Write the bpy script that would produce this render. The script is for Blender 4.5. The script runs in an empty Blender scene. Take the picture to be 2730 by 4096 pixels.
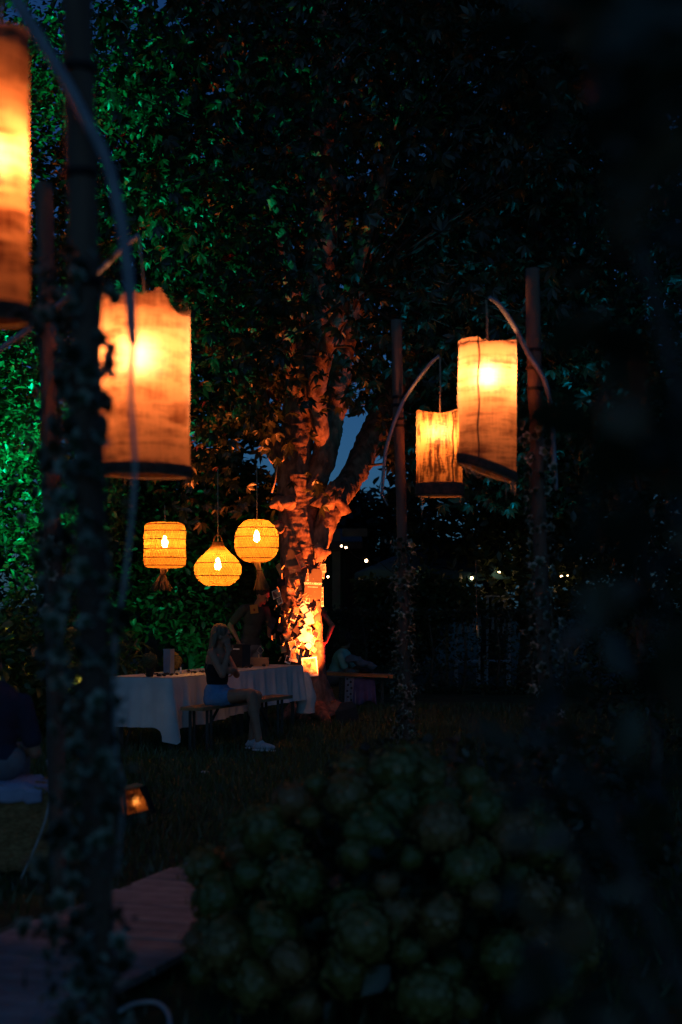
import bpy, bmesh, math, random
import numpy as np
from mathutils import Vector, Matrix, noise

random.seed(11)
rng = np.random.default_rng(11)
S = bpy.context.scene
COL = S.collection
PI = math.pi
CAMZ, F, CX, HY = 1.55, 5690.0, 1365.0, 2400.0

# ------------------------------------------------------------------ camera
cam_d = bpy.data.cameras.new('camera')
cam = bpy.data.objects.new('camera', cam_d); COL.objects.link(cam)
cam.location = (0, 0, CAMZ); cam.rotation_euler = (PI/2, 0, 0)
cam_d.sensor_fit = 'VERTICAL'; cam_d.sensor_height = 36.0; cam_d.sensor_width = 24.0
cam_d.lens = 50.0; cam_d.shift_y = (HY-2048)/4096
cam_d.clip_start = 0.05; cam_d.clip_end = 600
cam_d.dof.use_dof = True; cam_d.dof.focus_distance = 17.5; cam_d.dof.aperture_fstop = 1.7
S.camera = cam

# ------------------------------------------------------------------ dusk sky
world = bpy.data.worlds.new('World'); S.world = world; world.use_nodes = True
wn, wl = world.node_tree.nodes, world.node_tree.links
wn.clear()
sky = wn.new('ShaderNodeTexSky'); sky.sky_type = 'NISHITA'; sky.sun_disc = False
sky.sun_elevation = math.radians(24.0); sky.sun_rotation = math.radians(180)
tint = wn.new('ShaderNodeMix'); tint.data_type = 'RGBA'; tint.blend_type = 'MULTIPLY'
tint.inputs[0].default_value = 1.0; tint.inputs[7].default_value = (0.21, 0.62, 1.30, 1)
bg = wn.new('ShaderNodeBackground'); bg.inputs[1].default_value = 0.0195
wo = wn.new('ShaderNodeOutputWorld')
wl.new(sky.outputs[0], tint.inputs[6]); wl.new(tint.outputs[2], bg.inputs[0]); wl.new(bg.outputs[0], wo.inputs[0])

# ------------------------------------------------------------------ exposure / sampling
S.view_settings.view_transform = 'Standard'; S.view_settings.look = 'None'
S.view_settings.gamma = 1.0; S.view_settings.use_curve_mapping = False
S.view_settings.exposure = 0.0
S.render.engine = 'CYCLES'
S.cycles.use_denoising = True
try: S.cycles.denoiser = 'OPENIMAGEDENOISE'
except Exception: pass
S.cycles.max_bounces = 6; S.cycles.diffuse_bounces = 3; S.cycles.glossy_bounces = 2
S.cycles.transmission_bounces = 4; S.cycles.transparent_max_bounces = 16
S.cycles.sample_clamp_indirect = 1.5; S.cycles.caustics_reflective = False; S.cycles.caustics_refractive = False
S.cycles.use_light_tree = True

# ================================================================== helpers
def P(x, y, d):
    """a point at depth d metres that the photograph shows at pixel x, y"""
    return Vector(((x-CX)*d/F, d, CAMZ-(y-HY)*d/F))

def base(o):
    v = Vector((0, 0, 0))
    while o is not None:
        v = v + o.location; o = o.parent
    return v

def tag(o, label=None, cat=None, group=None, kind=None):
    if label: o['label'] = label
    if cat: o['category'] = cat
    if group: o['group'] = group
    if kind: o['kind'] = kind
    return o

def thing(name, label, cat, loc, group=None):
    o = bpy.data.objects.new(name, None); COL.objects.link(o)
    o.location = loc; o.empty_display_size = 0.1
    return tag(o, label, cat, group)

def mesh_obj(name, me, m, parent=None, loc=None):
    if m is not None and not me.materials: me.materials.append(m)
    o = bpy.data.objects.new(name, me); COL.objects.link(o)
    if parent is not None: o.parent = parent
    if loc is not None: o.location = loc
    return o

def basis(d):
    d = Vector(d).normalized()
    u = Vector((0, 0, 1)) if abs(d.z) < 0.9 else Vector((0, 1, 0))
    a = d.cross(u).normalized(); return a, d.cross(a).normalized(), d

class MB:
    def __init__(s): s.v, s.f = [], []
    def add(s, vs, fs):
        n = len(s.v); s.v += [Vector(v) for v in vs]; s.f += [tuple(i+n for i in f) for f in fs]; return s
    def box(s, c, size, R=None):
        hx, hy, hz = size[0]/2, size[1]/2, size[2]/2; c = Vector(c)
        vs = [Vector((x, y, z)) for x in (-hx, hx) for y in (-hy, hy) for z in (-hz, hz)]
        if R is not None: vs = [R @ v for v in vs]
        return s.add([c+v for v in vs], [(0,1,3,2),(4,6,7,5),(0,4,5,1),(2,3,7,6),(0,2,6,4),(1,5,7,3)])
    def bar(s, p, q, w, t):
        p, q = Vector(p), Vector(q); a, b, d = basis(q-p)
        R = Matrix((a, b, d)).transposed()
        return s.box((p+q)/2, (w, t, (q-p).length), R)
    def tube(s, pts, r, n=8, cap=True, disp=None):
        pts = [Vector(p) for p in pts]; m = len(pts)
        rs = list(r) if hasattr(r, '__len__') else [r]*m
        vs, fs = [], []; a = None
        for i in range(m):
            d = (pts[min(i+1, m-1)]-pts[max(i-1, 0)]).normalized()
            if a is None: a, b, _ = basis(d)
            else:
                a = a-d*a.dot(d)
                a = a.normalized() if a.length > 1e-6 else basis(d)[0]
                b = d.cross(a)
            for k in range(n):
                t = 2*PI*k/n; o = a*math.cos(t)+b*math.sin(t)
                q = pts[i]+o*rs[i]
                if disp: q = q+o*disp(q, rs[i])
                vs.append(q)
        for i in range(m-1):
            for k in range(n):
                k2 = (k+1) % n
                fs.append((i*n+k, i*n+k2, (i+1)*n+k2, (i+1)*n+k))
        if cap: fs += [tuple(range(n-1, -1, -1)), tuple(range((m-1)*n, m*n))]
        return s.add(vs, fs)
    def ring(s, c, R, r, n=32, k=6, axis='Z', ell=1.0):
        pts = []
        c = Vector(c); vs, fs = [], []
        for i in range(n):
            t = 2*PI*i/n
            for j in range(k):
                p = 2*PI*j/k; rr = R+r*math.cos(p)
                vs.append(c+Vector((rr*math.cos(t), rr*math.sin(t)*ell, r*math.sin(p))))
        for i in range(n):
            for j in range(k):
                fs.append((i*k+j, ((i+1) % n)*k+j, ((i+1) % n)*k+(j+1) % k, i*k+(j+1) % k))
        return s.add(vs, fs)
    def lathe(s, c, prof, n=24, cap=True):
        c = Vector(c); vs, fs = [], []
        for (r, z) in prof:
            for k in range(n):
                t = 2*PI*k/n; vs.append(c+Vector((r*math.cos(t), r*math.sin(t), z)))
        for i in range(len(prof)-1):
            for k in range(n):
                k2 = (k+1) % n; fs.append((i*n+k, i*n+k2, (i+1)*n+k2, (i+1)*n+k))
        if cap: fs += [tuple(range(n-1, -1, -1)), tuple(range((len(prof)-1)*n, len(prof)*n))]
        return s.add(vs, fs)
    def ball(s, c, r, n=12, m=8, R=None):
        c = Vector(c); rr = r if hasattr(r, '__len__') else (r, r, r)
        vs, fs = [], []
        for i in range(m+1):
            p = PI*i/m
            for k in range(n):
                t = 2*PI*k/n
                v = Vector((rr[0]*math.sin(p)*math.cos(t), rr[1]*math.sin(p)*math.sin(t), -rr[2]*math.cos(p)))
                vs.append(c+(R @ v if R is not None else v))
        for i in range(m):
            for k in range(n):
                k2 = (k+1) % n
                if i == 0: fs.append((k, (i+1)*n+k2, (i+1)*n+k)) if False else fs.append((i*n+k, (i+1)*n+k2, (i+1)*n+k))
                elif i == m-1: fs.append((i*n+k, i*n+k2, (i+1)*n+k))
                else: fs.append((i*n+k, i*n+k2, (i+1)*n+k2, (i+1)*n+k))
        return s.add(vs, fs)
    def grid(s, fn, nu, nv, close=False):
        vs = [Vector(fn(i/(nu if close else nu-1), j/(nv-1))) for j in range(nv) for i in range(nu)]
        fs = []
        for j in range(nv-1):
            for i in range(nu if close else nu-1):
                i2 = (i+1) % nu
                fs.append((j*nu+i, j*nu+i2, (j+1)*nu+i2, (j+1)*nu+i))
        return s.add(vs, fs)
    def mesh(s, name, m=None, off=Vector((0, 0, 0)), smooth=True):
        me = bpy.data.meshes.new(name)
        me.from_pydata([v-off for v in s.v], [], s.f)
        if smooth: me.polygons.foreach_set('use_smooth', [True]*len(me.polygons))
        if m is not None: me.materials.append(m)
        me.update(); return me
    def build(s, name, m, parent=None, smooth=True, origin=None, kind=None):
        if parent is not None:
            o = mesh_obj(name, s.mesh(name, m, base(parent), smooth), None, parent)
        else:
            off = Vector(origin) if origin is not None else (sum(s.v, Vector())/len(s.v))
            o = mesh_obj(name, s.mesh(name, m, off, smooth), None, None, off)
        if kind: o['kind'] = kind
        return o

def place(name, me, parent, pos, R, sc=1.0, part=True):
    """one more object that shares a mesh"""
    o = bpy.data.objects.new(name, me); COL.objects.link(o)
    M = R.to_4x4() if R is not None else Matrix.Identity(4)
    if parent is not None: o.parent = parent; pos = Vector(pos)-base(parent)
    o.matrix_basis = Matrix.Translation(pos) @ M @ Matrix.Diagonal((sc, sc, sc, 1))
    return o

def np_mesh(name, V, Fc, m):
    me = bpy.data.meshes.new(name)
    me.vertices.add(len(V)); me.vertices.foreach_set('co', V.astype(np.float32).ravel())
    k = Fc.shape[1]
    me.loops.add(Fc.size); me.loops.foreach_set('vertex_index', Fc.astype(np.int32).ravel())
    me.polygons.add(len(Fc))
    me.polygons.foreach_set('loop_start', np.arange(0, Fc.size, k, dtype=np.int32))
    me.polygons.foreach_set('loop_total', np.full(len(Fc), k, dtype=np.int32))
    me.update(calc_edges=True)
    if m is not None: me.materials.append(m)
    return me

def rand_frames(n, droop=0.35, flat=0.55):
    a = rng.normal(size=(n, 3)); a[:, 2] = a[:, 2]*0.5-droop
    a /= np.linalg.norm(a, axis=1)[:, None]
    u = rng.normal(size=(n, 3))*flat; u[:, 2] += 1.0
    u -= a*(u*a).sum(1)[:, None]; u /= np.linalg.norm(u, axis=1)[:, None]
    side = np.cross(a, u)
    return np.stack([side, a, u], axis=2)

def scatter(name, tv, tf, pos, sc, m, droop=0.35, flat=0.55):
    n = len(pos); R = rand_frames(n, droop, flat)
    V = np.einsum('nij,kj->nki', R, tv)*sc[:, None, None]+pos[:, None, :]
    Fc = (tf[None]+(np.arange(n)*len(tv))[:, None, None]).reshape(-1, 3)
    return np_mesh(name, V.reshape(-1, 3), Fc, m)

def leaf_t(L=1.0, W=0.5, fold=0.12, curl=0.12):
    v = np.array([[0,0,0],[-W/2,.42*L,fold*W],[W/2,.42*L,fold*W],[0,.42*L,0],[0,L,-curl*L],[0,.8*L,-curl*.6*L]], float)
    v = np.array([[0,0,0],[-.42*W,.28*L,fold*W],[.42*W,.28*L,fold*W],[-.46*W,.6*L,fold*W-curl*.4*L],[.46*W,.6*L,fold*W-curl*.4*L],[0,L,-curl*L],[0,.45*L,-curl*.2*L]], float)
    f = np.array([[0,6,1],[0,2,6],[1,6,3],[2,4,6],[3,6,5],[6,4,5]])
    return v, f

def palmate(n=6, L=1.0, W=0.4):
    V, Fs = [], []; k = 0
    for i in range(n):
        t = math.radians(-105+210*i/(n-1)); l = L*(0.72+0.28*math.cos(t))
        v, f = leaf_t(l, W*l, 0.1, 0.3)
        v[:, 2] -= v[:, 1]*0.25
        c, s = math.cos(t), math.sin(t)
        x = v[:, 0]*c+v[:, 1]*s; y = -v[:, 0]*s+v[:, 1]*c
        V.append(np.stack([x, y, v[:, 2]], 1)); Fs.append(f+k); k += len(v)
    return np.concatenate(V), np.concatenate(Fs)

# ================================================================== materials
def new_mat(name):
    m = bpy.data.materials.new(name); m.use_nodes = True
    nt = m.node_tree; nt.nodes.clear()
    out = nt.nodes.new('ShaderNodeOutputMaterial')
    return m, nt, nt.nodes, nt.links, out

def rgba(c): return (c[0], c[1], c[2], 1)

def surf(name, c1, c2=None, rough=0.75, scale=8.0, bump=0.2, stretch=(1,1,1), spec=0.3, metal=0.0, detail=4, bscale=None, rnd=0.0):
    m, nt, N, L, out = new_mat(name)
    b = N.new('ShaderNodeBsdfPrincipled'); b.inputs['Roughness'].default_value = rough
    b.inputs['Specular IOR Level'].default_value = spec; b.inputs['Metallic'].default_value = metal
    tc = N.new('ShaderNodeTexCoord'); mp = N.new('ShaderNodeMapping'); mp.inputs['Scale'].default_value = stretch
    L.new(tc.outputs['Object'], mp.inputs[0])
    nz = N.new('ShaderNodeTexNoise'); nz.inputs['Scale'].default_value = scale; nz.inputs['Detail'].default_value = detail
    L.new(mp.outputs[0], nz.inputs['Vector'])
    cr = N.new('ShaderNodeValToRGB'); c2 = c2 or tuple(x*0.55 for x in c1)
    cr.color_ramp.elements[0].position = 0.35; cr.color_ramp.elements[1].position = 0.68
    cr.color_ramp.elements[0].color = rgba(c2); cr.color_ramp.elements[1].color = rgba(c1)
    L.new(nz.outputs[0], cr.inputs[0])
    col = cr.outputs[0]
    if rnd:
        oi = N.new('ShaderNodeObjectInfo'); hs = N.new('ShaderNodeHueSaturation')
        mr = N.new('ShaderNodeMapRange'); mr.inputs[3].default_value = 1-rnd; mr.inputs[4].default_value = 1+rnd
        L.new(oi.outputs['Random'], mr.inputs[0]); L.new(mr.outputs[0], hs.inputs['Value']); L.new(col, hs.inputs['Color'])
        col = hs.outputs[0]
    L.new(col, b.inputs['Base Color'])
    if bump:
        bp = N.new('ShaderNodeBump'); bp.inputs['Strength'].default_value = bump; bp.inputs['Distance'].default_value = 0.02
        n2 = N.new('ShaderNodeTexNoise'); n2.inputs['Scale'].default_value = bscale or scale*3; n2.inputs['Detail'].default_value = 5
        L.new(mp.outputs[0], n2.inputs['Vector']); L.new(n2.outputs[0], bp.inputs['Height']); L.new(bp.outputs[0], b.inputs['Normal'])
    L.new(b.outputs[0], out.inputs[0]); return m

def leafmat(name, cols, trans=0.35, per='island', gloss=0.06):
    m, nt, N, L, out = new_mat(name)
    cr = N.new('ShaderNodeValToRGB')
    while len(cr.color_ramp.elements) < len(cols): cr.color_ramp.elements.new(0.5)
    for i, c in enumerate(cols):
        cr.color_ramp.elements[i].position = i/(len(cols)-1); cr.color_ramp.elements[i].color = rgba(c)
    if per == 'island':
        g = N.new('ShaderNodeNewGeometry'); L.new(g.outputs['Random Per Island'], cr.inputs[0])
    else:
        g = N.new('ShaderNodeObjectInfo'); L.new(g.outputs['Random'], cr.inputs[0])
    d = N.new('ShaderNodeBsdfDiffuse'); t = N.new('ShaderNodeBsdfTranslucent'); gl = N.new('ShaderNodeBsdfGlossy')
    gl.inputs['Roughness'].default_value = 0.42
    L.new(cr.outputs[0], d.inputs[0]); L.new(cr.outputs[0], t.inputs[0])
    a = N.new('ShaderNodeMixShader'); a.inputs[0].default_value = trans
    L.new(d.outputs[0], a.inputs[1]); L.new(t.outputs[0], a.inputs[2])
    b = N.new('ShaderNodeMixShader'); b.inputs[0].default_value = gloss
    L.new(a.outputs[0], b.inputs[1]); L.new(gl.outputs[0], b.inputs[2]); L.new(b.outputs[0], out.inputs[0])
    return m

def ivymat(name):
    """green leaf with a pale margin, as variegated ivy has"""
    m, nt, N, L, out = new_mat(name)
    tc = N.new('ShaderNodeTexCoord'); ln = N.new('ShaderNodeVectorMath'); ln.operation = 'LENGTH'
    sub = N.new('ShaderNodeVectorMath'); sub.operation = 'SUBTRACT'; sub.inputs[1].default_value = (0, 0.45, 0)
    L.new(tc.outputs['Object'], sub.inputs[0]); L.new(sub.outputs[0], ln.inputs[0])
    nz = N.new('ShaderNodeTexNoise'); nz.inputs['Scale'].default_value = 5; L.new(tc.outputs['Object'], nz.inputs['Vector'])
    ad = N.new('ShaderNodeMath'); ad.operation = 'MULTIPLY_ADD'; ad.inputs[1].default_value = 0.35; ad.inputs[2].default_value = -0.17
    L.new(nz.outputs[0], ad.inputs[0])
    sm = N.new('ShaderNodeMath'); sm.operation = 'ADD'; L.new(ln.outputs['Value'], sm.inputs[0]); L.new(ad.outputs[0], sm.inputs[1])
    cr = N.new('ShaderNodeValToRGB'); cr.color_ramp.elements[0].position = 0.24; cr.color_ramp.elements[1].position = 0.5
    cr.color_ramp.elements[0].color = (0.07, 0.11, 0.06, 1); cr.color_ramp.elements[1].color = (0.62, 0.64, 0.50, 1)
    L.new(sm.outputs[0], cr.inputs[0])
    oi = N.new('ShaderNodeObjectInfo'); mr = N.new('ShaderNodeMapRange'); mr.inputs[3].default_value = 0.15; mr.inputs[4].default_value = 1.0
    hs = N.new('ShaderNodeHueSaturation'); L.new(oi.outputs['Random'], mr.inputs[0]); L.new(mr.outputs[0], hs.inputs['Value']); L.new(cr.outputs[0], hs.inputs['Color'])
    d = N.new('ShaderNodeBsdfDiffuse'); t = N.new('ShaderNodeBsdfTranslucent')
    L.new(hs.outputs[0], d.inputs[0]); L.new(hs.outputs[0], t.inputs[0])
    a = N.new('ShaderNodeMixShader'); a.inputs[0].default_value = 0.3
    L.new(d.outputs[0], a.inputs[1]); L.new(t.outputs[0], a.inputs[2]); L.new(a.outputs[0], out.inputs[0])
    return m

def glow(name, c, s):
    m, nt, N, L, out = new_mat(name)
    e = N.new('ShaderNodeEmission'); e.inputs[0].default_value = rgba(c); e.inputs[1].default_value = s
    L.new(e.outputs[0], out.inputs[0]); return m

def gauze(name, seed, hstretch, cols, hole=0.012, dark=0.45, fwd=0.11):
    """loose burlap: slubs along the weave, uneven holes between threads, light comes through"""
    m, nt, N, L, out = new_mat(name)
    tc = N.new('ShaderNodeTexCoord'); mp = N.new('ShaderNodeMapping')
    mp.inputs['Scale'].default_value = hstretch; mp.inputs['Location'].default_value = (seed*3.1, seed*1.7, seed*2.3)
    L.new(tc.outputs['Object'], mp.inputs[0])
    n1 = N.new('ShaderNodeTexNoise'); n1.inputs['Scale'].default_value = 1.0; n1.inputs['Detail'].default_value = 6; n1.inputs['Roughness'].default_value = 0.65
    n1.inputs['Distortion'].default_value = 0.6
    L.new(mp.outputs[0], n1.inputs['Vector'])
    mp2 = N.new('ShaderNodeMapping'); mp2.inputs['Scale'].default_value = (18, 18, 190); L.new(tc.outputs['Object'], mp2.inputs[0])
    n2 = N.new('ShaderNodeTexNoise'); n2.inputs['Scale'].default_value = 1.0; n2.inputs['Detail'].default_value = 2; L.new(mp2.outputs[0], n2.inputs['Vector'])
    mp4 = N.new('ShaderNodeMapping'); mp4.inputs['Scale'].default_value = (150, 150, 9); L.new(tc.outputs['Object'], mp4.inputs[0])
    n4 = N.new('ShaderNodeTexNoise'); n4.inputs['Scale'].default_value = 1.0; n4.inputs['Detail'].default_value = 2; L.new(mp4.outputs[0], n4.inputs['Vector'])
    av = N.new('ShaderNodeMath'); av.operation = 'MULTIPLY_ADD'; av.inputs[1].default_value = 0.7; L.new(n4.outputs[0], av.inputs[0])
    av2 = N.new('ShaderNodeMath'); av2.operation = 'MULTIPLY'; av2.inputs[1].default_value = 0.7; L.new(n2.outputs[0], av2.inputs[0]); L.new(av2.outputs[0], av.inputs[2])
    n2 = av
    n3 = N.new('ShaderNodeTexNoise'); n3.inputs['Scale'].default_value = 5.0; n3.inputs['Detail'].default_value = 3; L.new(tc.outputs['Object'], n3.inputs['Vector'])
    mix = N.new('ShaderNodeMath'); mix.operation = 'MULTIPLY_ADD'; mix.inputs[1].default_value = 0.55
    L.new(n2.outputs[0], mix.inputs[0]); L.new(n1.outputs[0], mix.inputs[2])
    mix2 = N.new('ShaderNodeMath'); mix2.operation = 'MULTIPLY_ADD'; mix2.inputs[1].default_value = 0.5
    L.new(n3.outputs[0], mix2.inputs[0]); L.new(mix.outputs[0], mix2.inputs[2])
    rs = N.new('ShaderNodeMapRange'); rs.inputs[1].default_value = 0.94; rs.inputs[2].default_value = 1.30; L.new(mix2.outputs[0], rs.inputs[0])
    cr = N.new('ShaderNodeValToRGB'); cr.color_ramp.elements[0].position = dark-.4; cr.color_ramp.elements[1].position = 0.75
    cr.color_ramp.elements[0].color = rgba(cols[0]); cr.color_ramp.elements[1].color = rgba(cols[1])
    L.new(rs.outputs[0], cr.inputs[0])
    d = N.new('ShaderNodeBsdfDiffuse'); t = N.new('ShaderNodeBsdfTranslucent'); tr = N.new('ShaderNodeBsdfTransparent')
    d.inputs[0].default_value = rgba(tuple(c*0.45 for c in cols[1])); L.new(cr.outputs[0], t.inputs[0])
    a = N.new('ShaderNodeMixShader'); a.inputs[0].default_value = 0.75
    L.new(d.outputs[0], a.inputs[1]); L.new(t.outputs[0], a.inputs[2])
    rf = N.new('ShaderNodeBsdfRefraction'); rf.inputs['Roughness'].default_value = 1.0; rf.inputs['IOR'].default_value = 1.5; rf.inputs[0].default_value = (1.0, 0.95, 0.85, 1)
    a2 = N.new('ShaderNodeMixShader'); a2.inputs[0].default_value = fwd
    L.new(a.outputs[0], a2.inputs[1]); L.new(rf.outputs[0], a2.inputs[2]); a = a2
    hr = N.new('ShaderNodeMapRange'); hr.inputs[1].default_value = 1.12; hr.inputs[2].default_value = 1.4; hr.inputs[3].default_value = 0.0; hr.inputs[4].default_value = hole*.3
    L.new(mix2.outputs[0], hr.inputs[0])
    b = N.new('ShaderNodeMixShader'); L.new(hr.outputs[0], b.inputs[0])
    L.new(a.outputs[0], b.inputs[1]); L.new(tr.outputs[0], b.inputs[2]); L.new(b.outputs[0], out.inputs[0])
    return m

def translucent(name, c, share=0.5):
    m, nt, N, L, out = new_mat(name)
    d = N.new('ShaderNodeBsdfDiffuse'); t = N.new('ShaderNodeBsdfTranslucent')
    g = N.new('ShaderNodeNewGeometry'); hs = N.new('ShaderNodeHueSaturation'); hs.inputs['Color'].default_value = rgba(c)
    mr = N.new('ShaderNodeMapRange'); mr.inputs[3].default_value = 0.7; mr.inputs[4].default_value = 1.2
    L.new(g.outputs['Random Per Island'], mr.inputs[0]); L.new(mr.outputs[0], hs.inputs['Value'])
    L.new(hs.outputs[0], d.inputs[0]); L.new(hs.outputs[0], t.inputs[0])
    a = N.new('ShaderNodeMixShader'); a.inputs[0].default_value = share
    L.new(d.outputs[0], a.inputs[1]); L.new(t.outputs[0], a.inputs[2]); L.new(a.outputs[0], out.inputs[0]); return m

def picture(name):
    """printed snapshot: soft patches of ink that differ from print to print"""
    m, nt, N, L, out = new_mat(name)
    tc = N.new('ShaderNodeTexCoord'); oi = N.new('ShaderNodeObjectInfo')
    mu = N.new('ShaderNodeMath'); mu.operation = 'MULTIPLY'; mu.inputs[1].default_value = 40; L.new(oi.outputs['Random'], mu.inputs[0])
    nz = N.new('ShaderNodeTexNoise'); nz.noise_dimensions = '4D'; nz.inputs['Scale'].default_value = 13; nz.inputs['Detail'].default_value = 3
    L.new(tc.outputs['Object'], nz.inputs['Vector']); L.new(mu.outputs[0], nz.inputs['W'])
    cr = N.new('ShaderNodeValToRGB'); els = cr.color_ramp.elements
    els[0].position = 0.3; els[0].color = (0.03, 0.02, 0.03, 1); els[1].position = 0.75; els[1].color = (0.75, 0.7, 0.6, 1)
    for p, c in ((0.42, (0.25, 0.08, 0.06)), (0.5, (0.5, 0.35, 0.2)), (0.58, (0.12, 0.2, 0.2)), (0.64, (0.6, 0.5, 0.4))):
        e = els.new(p); e.color = rgba(c)
    L.new(nz.outputs[0], cr.inputs[0])
    b = N.new('ShaderNodeBsdfPrincipled'); b.inputs['Roughness'].default_value = 0.35; L.new(cr.outputs[0], b.inputs['Base Color'])
    L.new(b.outputs[0], out.inputs[0]); return m

M = {}
M['bark'] = surf('bark', (0.30, 0.18, 0.13), (0.11, 0.06, 0.045), 0.9, 13, 1.0, (1, 1, 0.45), bscale=24)
M['bark_grey'] = surf('bark_grey', (0.16, 0.13, 0.10), (0.07, 0.055, 0.045), 0.9, 10, 0.6)
M['leaf_chestnut'] = leafmat('leaf_chestnut', [(0.018, 0.03, 0.010), (0.03, 0.045, 0.016), (0.075, 0.075, 0.03)], 0.4)
M['leaf_chestnut_single'] = leafmat('leaf_chestnut_single', [(0.025, 0.038, 0.012), (0.05, 0.06, 0.022), (0.10, 0.09, 0.04)], 0.4, 'object')
M['leaf_beech'] = leafmat('leaf_beech', [(0.03, 0.06, 0.02), (0.06, 0.11, 0.035), (0.10, 0.15, 0.05)], 0.35)
M['leaf_far'] = leafmat('leaf_far', [(0.02, 0.035, 0.015), (0.045, 0.07, 0.03), (0.07, 0.09, 0.035)], 0.3)
M['leaf_near'] = leafmat('leaf_near', [(0.02, 0.025, 0.01), (0.035, 0.045, 0.015), (0.05, 0.06, 0.03), (0.30, 0.20, 0.11)], 0.3, 'object')  # pale brown ramp end: light on a few leaves, put into their colour
M['leaf_bush'] = leafmat('leaf_bush', [(0.03, 0.05, 0.02), (0.05, 0.085, 0.03), (0.08, 0.11, 0.04)], 0.3, 'object')
M['petal'] = leafmat('petal', [(0.17, 0.19, 0.04), (0.27, 0.21, 0.05), (0.38, 0.18, 0.07)], 0.25, 'object')
M['ivy'] = ivymat('ivy_leaf')
M['grass'] = leafmat('grass', [(0.03, 0.06, 0.015), (0.05, 0.10, 0.02), (0.08, 0.12, 0.03)], 0.3)
M['lawn'] = surf('lawn', (0.06, 0.085, 0.02), (0.022, 0.03, 0.012), 0.95, 3.0, 0.4)
M['pole'] = surf('pole_wood', (0.19, 0.115, 0.08), (0.09, 0.055, 0.04), 0.75, 10, 0.3, (1, 1, 0.08))
M['rod'] = surf('grey_rod', (0.30, 0.31, 0.34), (0.22, 0.22, 0.25), 0.45, 12, 0.1)
M['wire'] = surf('black_wire', (0.012, 0.012, 0.014), None, 0.5, 20, 0)
M['rope'] = surf('jute_rope', (0.42, 0.30, 0.19), (0.25, 0.17, 0.10), 0.9, 60, 0.3)
M['cable'] = surf('pale_cable', (0.55, 0.52, 0.5), (0.42, 0.4, 0.38), 0.5, 10, 0)
M['hem'] = surf('dark_hem', (0.13, 0.065, 0.045), (0.06, 0.035, 0.025), 0.95, 30, 0.3)
M['gauze_a'] = gauze('gauze_streaky', 1, (2.0, 2.0, 17), ((0.10, 0.03, 0.008), (0.80, 0.44, 0.22)), fwd=0.03)
M['gauze_b'] = gauze('gauze_folded', 2, (2.5, 2.5, 13), ((0.19, 0.06, 0.014), (0.90, 0.50, 0.25)), dark=0.4)
M['gauze_c'] = gauze('gauze_fine', 3, (1.3, 1.3, 24), ((0.15, 0.045, 0.01), (0.90, 0.52, 0.27)), dark=0.42)
M['gauze_d'] = gauze('gauze_coarse', 4, (34, 34, 6), ((0.035, 0.014, 0.006), (0.62, 0.36, 0.15)), hole=0.14, dark=0.72, fwd=0.04)
M['rattan'] = translucent('rattan', (0.60, 0.32, 0.085), 0.72)
M['rattan_dark'] = surf('rattan_dark', (0.18, 0.08, 0.03), None, 0.8, 40, 0.1)
M['raffia'] = translucent('raffia', (0.34, 0.20, 0.10), 0.3)
M['bulb'] = glow('warm_bulb', (1.0, 0.34, 0.12), 300)
M['bulb_low'] = glow('amber_bulb', (1.0, 0.31, 0.10), 200)
M['bulb_dim'] = glow('dim_bulb', (1.0, 0.30, 0.08), 190)
M['bulb_rattan'] = glow('filament_bulb', (1.0, 0.36, 0.055), 340)
M['bulb_string'] = glow('string_bulb', (1.0, 0.62, 0.30), 26)
M['flame'] = glow('candle_flame', (1.0, 0.34, 0.06), 75)
M['cloth'] = surf('white_cotton', (0.66, 0.64, 0.62), (0.56, 0.54, 0.53), 0.9, 5, 0.1)
M['plank'] = surf('weathered_plank', (0.36, 0.34, 0.32), (0.22, 0.20, 0.19), 0.8, 5, 0.35, (1, 1, 1), rnd=0.2)
M['table_wood'] = surf('table_wood', (0.32, 0.19, 0.09), (0.22, 0.13, 0.06), 0.6, 7, 0.15)
M['bench_edge'] = surf('orange_bench', (0.75, 0.26, 0.07), (0.48, 0.16, 0.05), 0.45, 7, 0.1)
M['steel'] = surf('dark_steel', (0.05, 0.055, 0.05), None, 0.45, 20, 0.05, metal=0.3)
M['black'] = surf('black_plastic', (0.014, 0.015, 0.018), None, 0.5, 20, 0.05)
M['hay'] = surf('straw', (0.55, 0.33, 0.14), (0.30, 0.16, 0.06), 0.95, 30, 0.8, (1, 1, 3))
M['skin'] = surf('skin', (0.42, 0.20, 0.12), (0.34, 0.15, 0.09), 0.55, 12, 0)
M['skin_dark'] = surf('skin_brown', (0.22, 0.12, 0.08), (0.18, 0.10, 0.065), 0.55, 12, 0)
M['hair_fair'] = surf('fair_hair', (0.22, 0.15, 0.09), (0.08, 0.05, 0.03), 0.6, 30, 0.4, (1, 1, 0.1))
M['hair_dark'] = surf('dark_hair', (0.03, 0.022, 0.018), None, 0.7, 40, 0.3)
M['eye'] = surf('eye', (0.05, 0.04, 0.04), None, 0.3, 10, 0)
M['lip'] = surf('lip', (0.35, 0.12, 0.10), None, 0.5, 10, 0)
M['denim'] = surf('blue_denim', (0.14, 0.30, 0.50), (0.10, 0.22, 0.40), 0.9, 14, 0.2)
M['black_top'] = surf('black_jersey', (0.014, 0.014, 0.016), None, 0.9, 14, 0.2)
M['tee_grey'] = surf('charcoal_tee', (0.06, 0.065, 0.065), (0.045, 0.05, 0.05), 0.95, 9, 0.2)
M['tee_navy'] = surf('navy_tee', (0.03, 0.038, 0.065), (0.022, 0.028, 0.05), 0.95, 9, 0.2)
M['tee_teal'] = surf('mint_tee', (0.28, 0.55, 0.48), (0.22, 0.46, 0.40), 0.95, 9, 0.2)
M['trouser'] = surf('grey_trouser', (0.20, 0.20, 0.21), (0.15, 0.15, 0.16), 0.95, 9, 0.2)
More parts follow.
